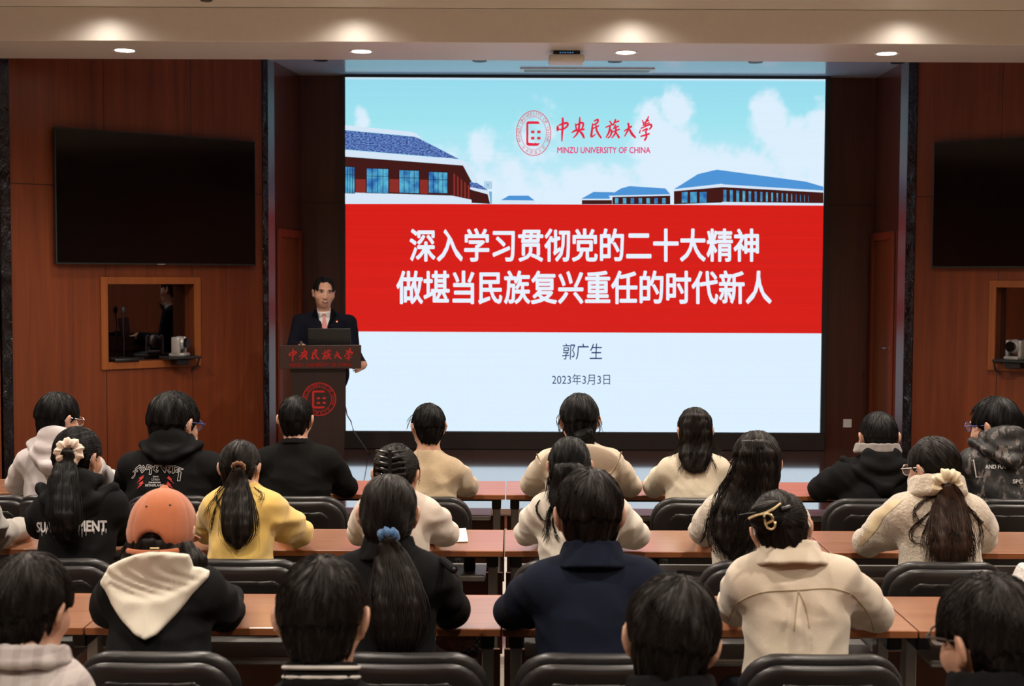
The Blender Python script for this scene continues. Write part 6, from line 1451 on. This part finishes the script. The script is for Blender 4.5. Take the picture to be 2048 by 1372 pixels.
def onhair(x, y, off=0.008):
    v = ray(*d_(x, y)).normalized(); hs = [h for h in (bb.ray_cast(CAMP, v, 20) for bb in (tb, p.hbvh)) if h[0] is not None]; return (min(hs, key=lambda h: h[3])[0] - v * off) if hs else at(*d_(x, y), float(b[1]) - 0.03)
m = MB(); sp = lambda L: [Vector(q_) for q_ in smooth_poly([onhair(*q_) for q_ in L], 16)]
m.tube(sp([(1382, 1108), (1440, 1082), (1510, 1064), (1580, 1030), (1640, 988)]), 0.0042, 8); m.tube(sp([(1512, 1066), (1510, 1110), (1530, 1165), (1562, 1190), (1592, 1170), (1596, 1135)]), 0.0042, 8); m.tube(sp([(1512, 1066), (1545, 1068), (1576, 1095), (1574, 1120), (1530, 1145)]), 0.0042, 8); p.mb('hair_clip', m, M['gold'], label='pale gold ribbon-shaped hair clip')
m = MB(); m.tube(sp([(1310, 1076), (1380, 1064), (1440, 1056)]), [0.002] * 16, 6); m.tube(sp([(1640, 1030), (1680, 1022), (1715, 1010)]), [0.006] * 16, 6); p.mb('hair_pin', m, M['plastic'])

# ---- nearest heads, seats out of view
p = Person(4, 'person in a grey plaid jacket, nearest head at the photo corner beside the wall', (62, 1116, 76), yaw=-14, pitch=8, sh=((-60, 1340), (168, 1352)), el=((-110, 1560), (230, 1560)), seed=31).body().trousers(C['jeans'])
p.top(C['plaid'], 'jacket', fold=0.007, thick=0.022); p.collar(C['plaid'], 'hood_collar', h=0.022, r=0.074, th=0.014, fold=False, z=0.008); p.hair('short', 'dark', vol=0.019, nape=-0.095, strands=2600, lump=0.0028)
p = Person(4, 'person in a black top with white-striped collar and cropped hair, in the nearest seats', (646, 1116, 88), yaw=-3, pitch=10, sh=((520, 1392), (770, 1392)), el=((460, 1580), (830, 1580)), seed=32).body().trousers(C['jeans'])
p.top(C['black_knit'], 'jersey', fold=0.004, thick=0.014); p.hair('short', 'dark', vol=0.013, nape=-0.10, strands=3400, lump=0.0012, steps=4, rad=0.0009, lift=0.003)
o = p.collar(C['black_knit'], 'collar', h=0.040, r=0.066, th=0.008, fold=False, z=0.018)
for dz in (0.0, 0.02):
    m = MB(); n_ = p.neck + np.array((0, -0.012, 0.014 + dz)); Rm = rot(0, 16, 0); m.tube([Vector(n_ + Rm @ np.array((math.cos(a) * 0.0775, math.sin(a) * 0.0740, 0))) for a in np.linspace(0, 2 * PI, 41)[:-1]], 0.0042, 6, True); p.mb('collar_stripe', m, C['stripe_white'])
p = Person(4, 'person with tousled dark hair and a black collar in front of the navy coat', (1356, 1164, 88), yaw=-6, pitch=12, tilt=6, sh=((1210, 1420), (1470, 1420)), el=((1150, 1600), (1530, 1600)), seed=33).body().trousers(C['jeans'])
p.top(C['black_wool'], 'jacket', fold=0.004, thick=0.02); p.collar(C['black_wool'], 'collar', h=0.04, r=0.078, th=0.009, z=0.018); p.hair('short', 'dark', vol=0.020, nape=-0.085, strands=2800, lump=0.003)
p = Person(4, 'person with black-rimmed glasses and a black collar at the near corner', (1978, 1160, 92), yaw=26, pitch=8, sh=((1850, 1410), (2110, 1410)), el=((1800, 1600), (2170, 1600)), seed=34).body().trousers(C['jeans'])
p.top(C['black_wool'], 'jacket', fold=0.004, thick=0.02); p.collar(C['black_wool'], 'collar', h=0.04, r=0.078, th=0.009, z=0.014); p.hair('short', 'dark', vol=0.019, nape=-0.10, strands=2800, lump=0.0028); p.glasses('plastic')
# ---- people partly out of the picture
p = Person(2, 'person in a grey-beige coat whose sleeve alone reaches into view past the lettered hoodie', (-88, 882, 44), yaw=-10, pitch=12, sh=((-170, 1004), (-14, 1004)), el=((-200, 1070), (22, 1070)), seed=41).body().trousers(C['jeans'])
C['greybeige'] = cloth_mat('grey_beige_cloth', (0.34, 0.31, 0.28), 250, 0.3)
p.top(C['greybeige'], 'coat', fold=0.008, thick=0.018); p.hair('short', 'dark', vol=0.013)
p = Person(3, 'person in a white plush jacket of whom only a shoulder shows past the black-rimmed glasses', (2152, 962, 58), yaw=4, pitch=8, sh=((2042, 1140), (2262, 1140)), el=((2010, 1226), (2296, 1226)), seed=42).body().trousers(C['jeans'])
def plush(f): f.displace(lambda x, y, z: 0.010 * np.sin(46 * z + 6 * np.sin(20 * x)) * np.sin(38 * x + 30 * y) + 0.002 * np.sin(260 * x) * np.sin(240 * z + 200 * y))
p.top(C['white_fluff'], 'jacket', fold=0.006, thick=0.022, extra=plush); p.hair('short', 'dark', vol=0.013)

# ---- the speaker behind the lectern
Y = 11.60
class Speaker(Person):
    def __init__(s): pass
p = Speaker(); p.row, p.seed, p.f = 3, 51, {}; kA = np.array
p.Yh = Y; p.Ys = Y; p.s = 22.4 * Y / F_PX / 0.088; p.R = rot(197, 4, -3); top = kA(at(649, 554.5, Y)); p.H = top - p.R @ kA((0, -0.012, 0.124)) * p.s
p.cx = float(at(648, 640, Y)[0]); p.org = kA((p.cx, Y, STAGE_Z)); Zs = STAGE_Z
p.neck = kA((float(at(648, 620, Y)[0]), Y + 0.01, float(at(648, 622, Y)[2])))
SLz = float(at(595, 634, Y)[2]) - 0.045
SA, SB = kA((float(at(600, 634, Y)[0]), Y + 0.02, SLz)), kA((float(at(697, 634, Y)[0]), Y + 0.02, SLz - 0.005))
EA, EB = kA((float(at(588, 684, Y)[0]), Y - 0.02, float(at(588, 697, Y)[2]))), kA((float(at(707, 700, Y)[0]), Y + 0.0, float(at(706, 706, Y)[2])))
WA = kA((float(at(604, 690, LY + 0.3)[0]), LY + 0.30, LT - 0.035)); WB = kA((LXc + LW / 2 - 0.012, LY + 0.24, float(at(702, 735, LY + 0.15)[2]) + 0.012))
hipz = Zs + 0.92; hip = kA((p.cx - 0.005, Y + 0.02, hipz))
f = Field(kA((p.cx - 0.36, LY - 0.02, Zs - 0.01)), kA((p.cx + 0.42, Y + 0.26, top[2] + 0.05)), 0.0056)
head_shape(f, p.H, p.R, p.s, ear=0.80)
P = lambda *q: p.H + p.R @ (kA(q, float) * p.s)
f.cap(P(0, -0.02, -0.05), p.neck - kA((0, 0, 0.02)), 0.052 * p.s, 0.058, 0.03)
f.ell(kA((p.cx, Y + 0.02, SLz - 0.14)), (0.15, 0.09, 0.2), None, 0.05); f.cap(kA((p.cx, Y + 0.02, SLz - 0.15)), hip, 0.10, 0.11, 0.06)
for S, E, W_, sd in ((SA, EA, WA, 1), (SB, EB, WB, -1)):
    f.cap(p.neck - kA((0, 0, 0.04)), S, 0.045, 0.045, 0.03); f.cap(S, E, 0.045, 0.038, 0.02); f.cap(E, W_, 0.038, 0.028, 0.015)
hand(f, WA, (0.5, -0.85, -0.1), (1, 0.2, 0.2), 1.0)
hand(f, WB, (-0.35, -0.9, -0.2), (-0.2, -0.2, 1.0), 0.9)
for sx in (-1, 1):
    f.cap(hip + kA((sx * 0.09, 0, -0.05)), kA((p.cx + sx * 0.10, Y + 0.0, Zs + 0.48)), 0.075, 0.05, 0.03); f.cap(kA((p.cx + sx * 0.10, Y, Zs + 0.48)), kA((p.cx + sx * 0.10, Y + 0.03, Zs + 0.08)), 0.05, 0.038, 0.02)
    f.cap(kA((p.cx + sx * 0.10, Y + 0.03, Zs + 0.06)), kA((p.cx + sx * 0.11, Y - 0.13, Zs + 0.04)), 0.035, 0.03, 0.02)
V, Q = f.mesh(); p.obj = link_mesh('person', np_mesh('person', V, Q, p.org), M['skin'], None, tuple(p.org))
tag(p.obj, 'standing speaker in a dark suit and pink tie behind the lectern', 'person')
p.hair('short', 'black', vol=0.008, nape=-0.075, strands=1300, steps=6, front=1.0)
# shirt and tie
f = Field(kA((p.cx - 0.22, Y - 0.2, SLz - 0.34)), kA((p.cx + 0.22, Y + 0.2, p.neck[2] + 0.08)), 0.0055)
f.ell(kA((p.cx, Y + 0.012, SLz - 0.12)), (0.165, 0.112, 0.22), None, 0); f.cap(p.neck - kA((0, 0, 0.055)), SA * 0.5 + p.neck * 0.5 - kA((0, 0, 0.035)), 0.055, 0.05, 0.03); f.cap(p.neck - kA((0, 0, 0.055)), SB * 0.5 + p.neck * 0.5 - kA((0, 0, 0.035)), 0.055, 0.05, 0.03)
f.ring(p.neck + kA((0, -0.010, -0.006)), rot(0, -14, 0), 0.066, 0.064, 0.010, 0.015, 1.8)
C['shirt'] = cloth_mat('white_dress_shirt', (0.78, 0.76, 0.76), 400, 0.1, var=0.02)
V, Q = f.mesh(); p.part('shirt', V, Q, C['shirt'])
sb = BVHTree.FromPolygons([Vector(v) for v in V], [tuple(int(i) for i in q) for q in Q])
def onshirt(x, y, off=0.004): return Vector(p.hit(x, y, off, sb, Y - 0.1))
z_ = lambda x, y: (540 + x / 5.486, 530 + y / 5.486)
def wing(pts, name, mat, off0=0.006, off1=0.014):
    m = MB(); a = [onshirt(*z_(*q), off1) for q in pts]; b = [onshirt(*z_(*q), -0.004) for q in pts]; n = len(a)
    A = [m.bm.verts.new(q) for q in a]; B = [m.bm.verts.new(q) for q in b]; m.bm.faces.new(A); m.bm.faces.new(B[::-1])
    for i in range(n): j = (i + 1) % n; m.bm.faces.new((A[j], A[i], B[i], B[j]))
    return p.mb(name, m, mat, False)
wing([(512, 470), (540, 500), (582, 536), (548, 574), (522, 520)], 'shirt_collar', C['shirt'], off1=0.007); wing([(668, 470), (645, 500), (602, 536), (640, 574), (662, 520)], 'shirt_collar', C['shirt'], off1=0.007)
t = NT('pink_tie'); u = t.coord('Object', (1, 1, 1), (0, 0.8, 0)); w_ = t.math('SINE', t.math('MULTIPLY', t.sep(u)[0], 420)); t.bs(Base_Color=t.ramp(w_, [(0.3, (0.62, 0.20, 0.19)), (0.7, (0.70, 0.33, 0.31))]), Roughness=0.5); M['tie'] = t.m
wing([(570, 532), (614, 532), (606, 560), (628, 690), (630, 760), (566, 760), (567, 690), (582, 560)], 'tie', M['tie'], off1=0.010)
# jacket
f = Field(kA((p.cx - 0.36, Y - 0.34, Zs + 0.62)), kA((p.cx + 0.40, Y + 0.26, p.neck[2] + 0.08)), 0.0048)
f.ell(kA((p.cx, Y + 0.018, SLz - 0.13)), (0.195, 0.128, 0.22), None, 0); f.ell(kA((p.cx + 0.005, Y + 0.01, SLz - 0.34)), (0.195, 0.128, 0.26), None, 0.06); f.ell(kA((p.cx + 0.01, Y + 0.02, Zs + 0.86)), (0.20, 0.135, 0.20), None, 0.06)
for S, E, W_ in ((SA, EA, WA), (SB, EB, WB)):
    f.cap(p.neck - kA((0, -0.01, 0.03)), S, 0.050, 0.064, 0.05); f.cap(S, E, 0.072, 0.060, 0.02); f.cap(E, E + (W_ - E) * 0.86, 0.060, 0.045, 0.02)
f.cap(p.neck + kA((-0.062, 0.03, -0.02)), p.neck + kA((0.062, 0.03, -0.02)), 0.02, 0.02, 0.02)
pr = lambda x, y: kA(at(*z_(x, y), Y - 0.12))
f.displace(folds(61, 0.0035))
# opening down to the buttons, neck and hem
tri = [pr(512, 440), pr(670, 440), pr(598, 790)]
def opening(x, y, z):
    zt_, zb = tri[0][2], tri[2][2]; u = np.clip((z - zb) / (zt_ - zb), -0.05, 1.2); xl = tri[2][0] + (tri[0][0] - tri[2][0]) * u ** 0.8 if False else tri[2][0] + (tri[0][0] - tri[2][0]) * u; xr = tri[2][0] + (tri[1][0] - tri[2][0]) * u
    return np.maximum(np.maximum(xl - x, x - xr), np.maximum(y - (Y - 0.02), zb - z))
f.put(opening, kA((tri[0][0], Y - 0.35, tri[2][2])), kA((tri[1][0], Y, tri[0][2] + 0.1)), 0.004, 'cut')
f.cap(p.neck + kA((0, -0.01, -0.01)), p.neck + kA((0, -0.03, 0.12)), 0.068, 0.085, 0.004, 'cut'); f.box(kA((p.cx, Y, Zs + 0.62)), (0.5, 0.5, 0.10), rad=0.004, k=0.004, op='cut')
C['suit'] = cloth_mat('navy_black_suit', (0.008, 0.009, 0.016), 400, 0.15)
V, Q = f.mesh(); p.part('jacket', V, Q, C['suit']); p.bvh = BVHTree.FromPolygons([Vector(v) for v in V], [tuple(int(i) for i in q) for q in Q])
onshirt = lambda x, y, off=0.004: Vector(p.hit(x, y, off, p.bvh, Y - 0.11))
wing([(514, 474), (540, 600), (598, 790), (575, 790), (492, 640), (470, 590), (486, 576), (462, 556), (488, 480)], 'lapel', C['suit'], off1=0.009); wing([(668, 474), (655, 600), (600, 790), (622, 790), (704, 640), (722, 590), (708, 576), (732, 556), (698, 480)], 'lapel', C['suit'], off1=0.009)
# trousers, shoes
f = Field(kA((p.cx - 0.26, Y - 0.2, Zs + 0.05)), kA((p.cx + 0.26, Y + 0.22, Zs + 1.02)), 0.01)
f.ell(hip + kA((0, 0, -0.02)), (0.17, 0.115, 0.12), None, 0)
for sx in (-1, 1): f.cap(hip + kA((sx * 0.09, 0, -0.05)), kA((p.cx + sx * 0.10, Y, Zs + 0.48)), 0.09, 0.068, 0.03); f.cap(kA((p.cx + sx * 0.10, Y, Zs + 0.48)), kA((p.cx + sx * 0.10, Y + 0.03, Zs + 0.08)), 0.068, 0.058, 0.02)
p.part('trousers', *f.mesh(), C['suit'])
for sx in (-1, 1):
    c_ = kA((p.cx + sx * 0.11, Y - 0.06, Zs + 0.045)); f = Field(c_ - 0.19, c_ + 0.19, 0.009); f.ell(c_, (0.046, 0.14, 0.045), None, 0); f.cap(c_ + kA((0, 0.09, 0)), c_ + kA((0, 0.09, 0.06)), 0.045, 0.045, 0.03); f.box(c_ - kA((0, 0, 0.285)), (0.3, 0.3, 0.242), rad=0.001, k=0, op='cut'); p.part('shoe', *f.mesh(), M['black_gloss'])
# face
M['eye'] = plain('dark_eye', (0.012, 0.008, 0.007), 0.15); M['eyewhite'] = plain('eye_white', (0.55, 0.52, 0.49), 0.3); M['lip'] = plain('lips', (0.36, 0.12, 0.09), 0.5); M['teeth'] = plain('teeth', (0.70, 0.67, 0.60), 0.3); M['mouth'] = plain('open_mouth', (0.07, 0.015, 0.012), 0.6)
def blob(name, loc, r, mat, R2=None):
    c_ = P(*loc); e = max(r) * p.s + 0.006; f = Field(c_ - e, c_ + e, 0.0016); f.ell(c_, kA(r) * p.s, p.R if R2 is None else p.R @ R2, 0); return p.part(name, *f.mesh(), mat)
for sx in (-1, 1):
    blob('eye', (sx * 0.031, 0.0855, 0.013), (0.0115, 0.006, 0.0042), M['eyewhite']); blob('iris', (sx * 0.031, 0.0895, 0.013), (0.0052, 0.003, 0.0044), M['eye'])
    blob('eyebrow', (sx * 0.033, 0.0895, 0.0315), (0.019, 0.005, 0.0038), HAIR['black'], rot(0, 0, sx * -4)); blob('eyelid', (sx * 0.031, 0.0865, 0.0185), (0.014, 0.006, 0.0022), HAIR['dark'], rot(0, 0, sx * -3))
blob('mouth', (0, 0.0935, -0.0615), (0.023, 0.006, 0.0085), M['mouth']); blob('teeth', (0, 0.0965, -0.0585), (0.017, 0.004, 0.0036), M['teeth'])
blob('lip', (0, 0.0955, -0.0535), (0.024, 0.005, 0.0026), M['lip']); blob('lip', (0, 0.0955, -0.0695), (0.021, 0.006, 0.0036), M['lip'])
q_ = p.hit(*z_(733, 620), 0.004); m = MB(); m.sphere(q_, (0.012, 0.005, 0.013), 14, 8); p.mb('badge', m, M['red_paint'], label='small red badge'); m = MB(); m.sphere(Vector(q_) + Vector((0.002, -0.004, -0.004)), (0.008, 0.003, 0.007), 12, 6); p.mb('badge_centre', m, M['gold'])
q_ = p.hit(*z_(680, 668), 0.008); m = MB(); m.cyl(Vector(q_) + Vector((-0.02, 0, -0.005)), Vector(q_) + Vector((0.012, 0, 0.006)), 0.006, 0.004, 10); m.sphere(Vector(q_) + Vector((-0.022, -0.002, -0.006)), 0.009, 12, 8); p.mb('lapel_microphone', m, M['black'])
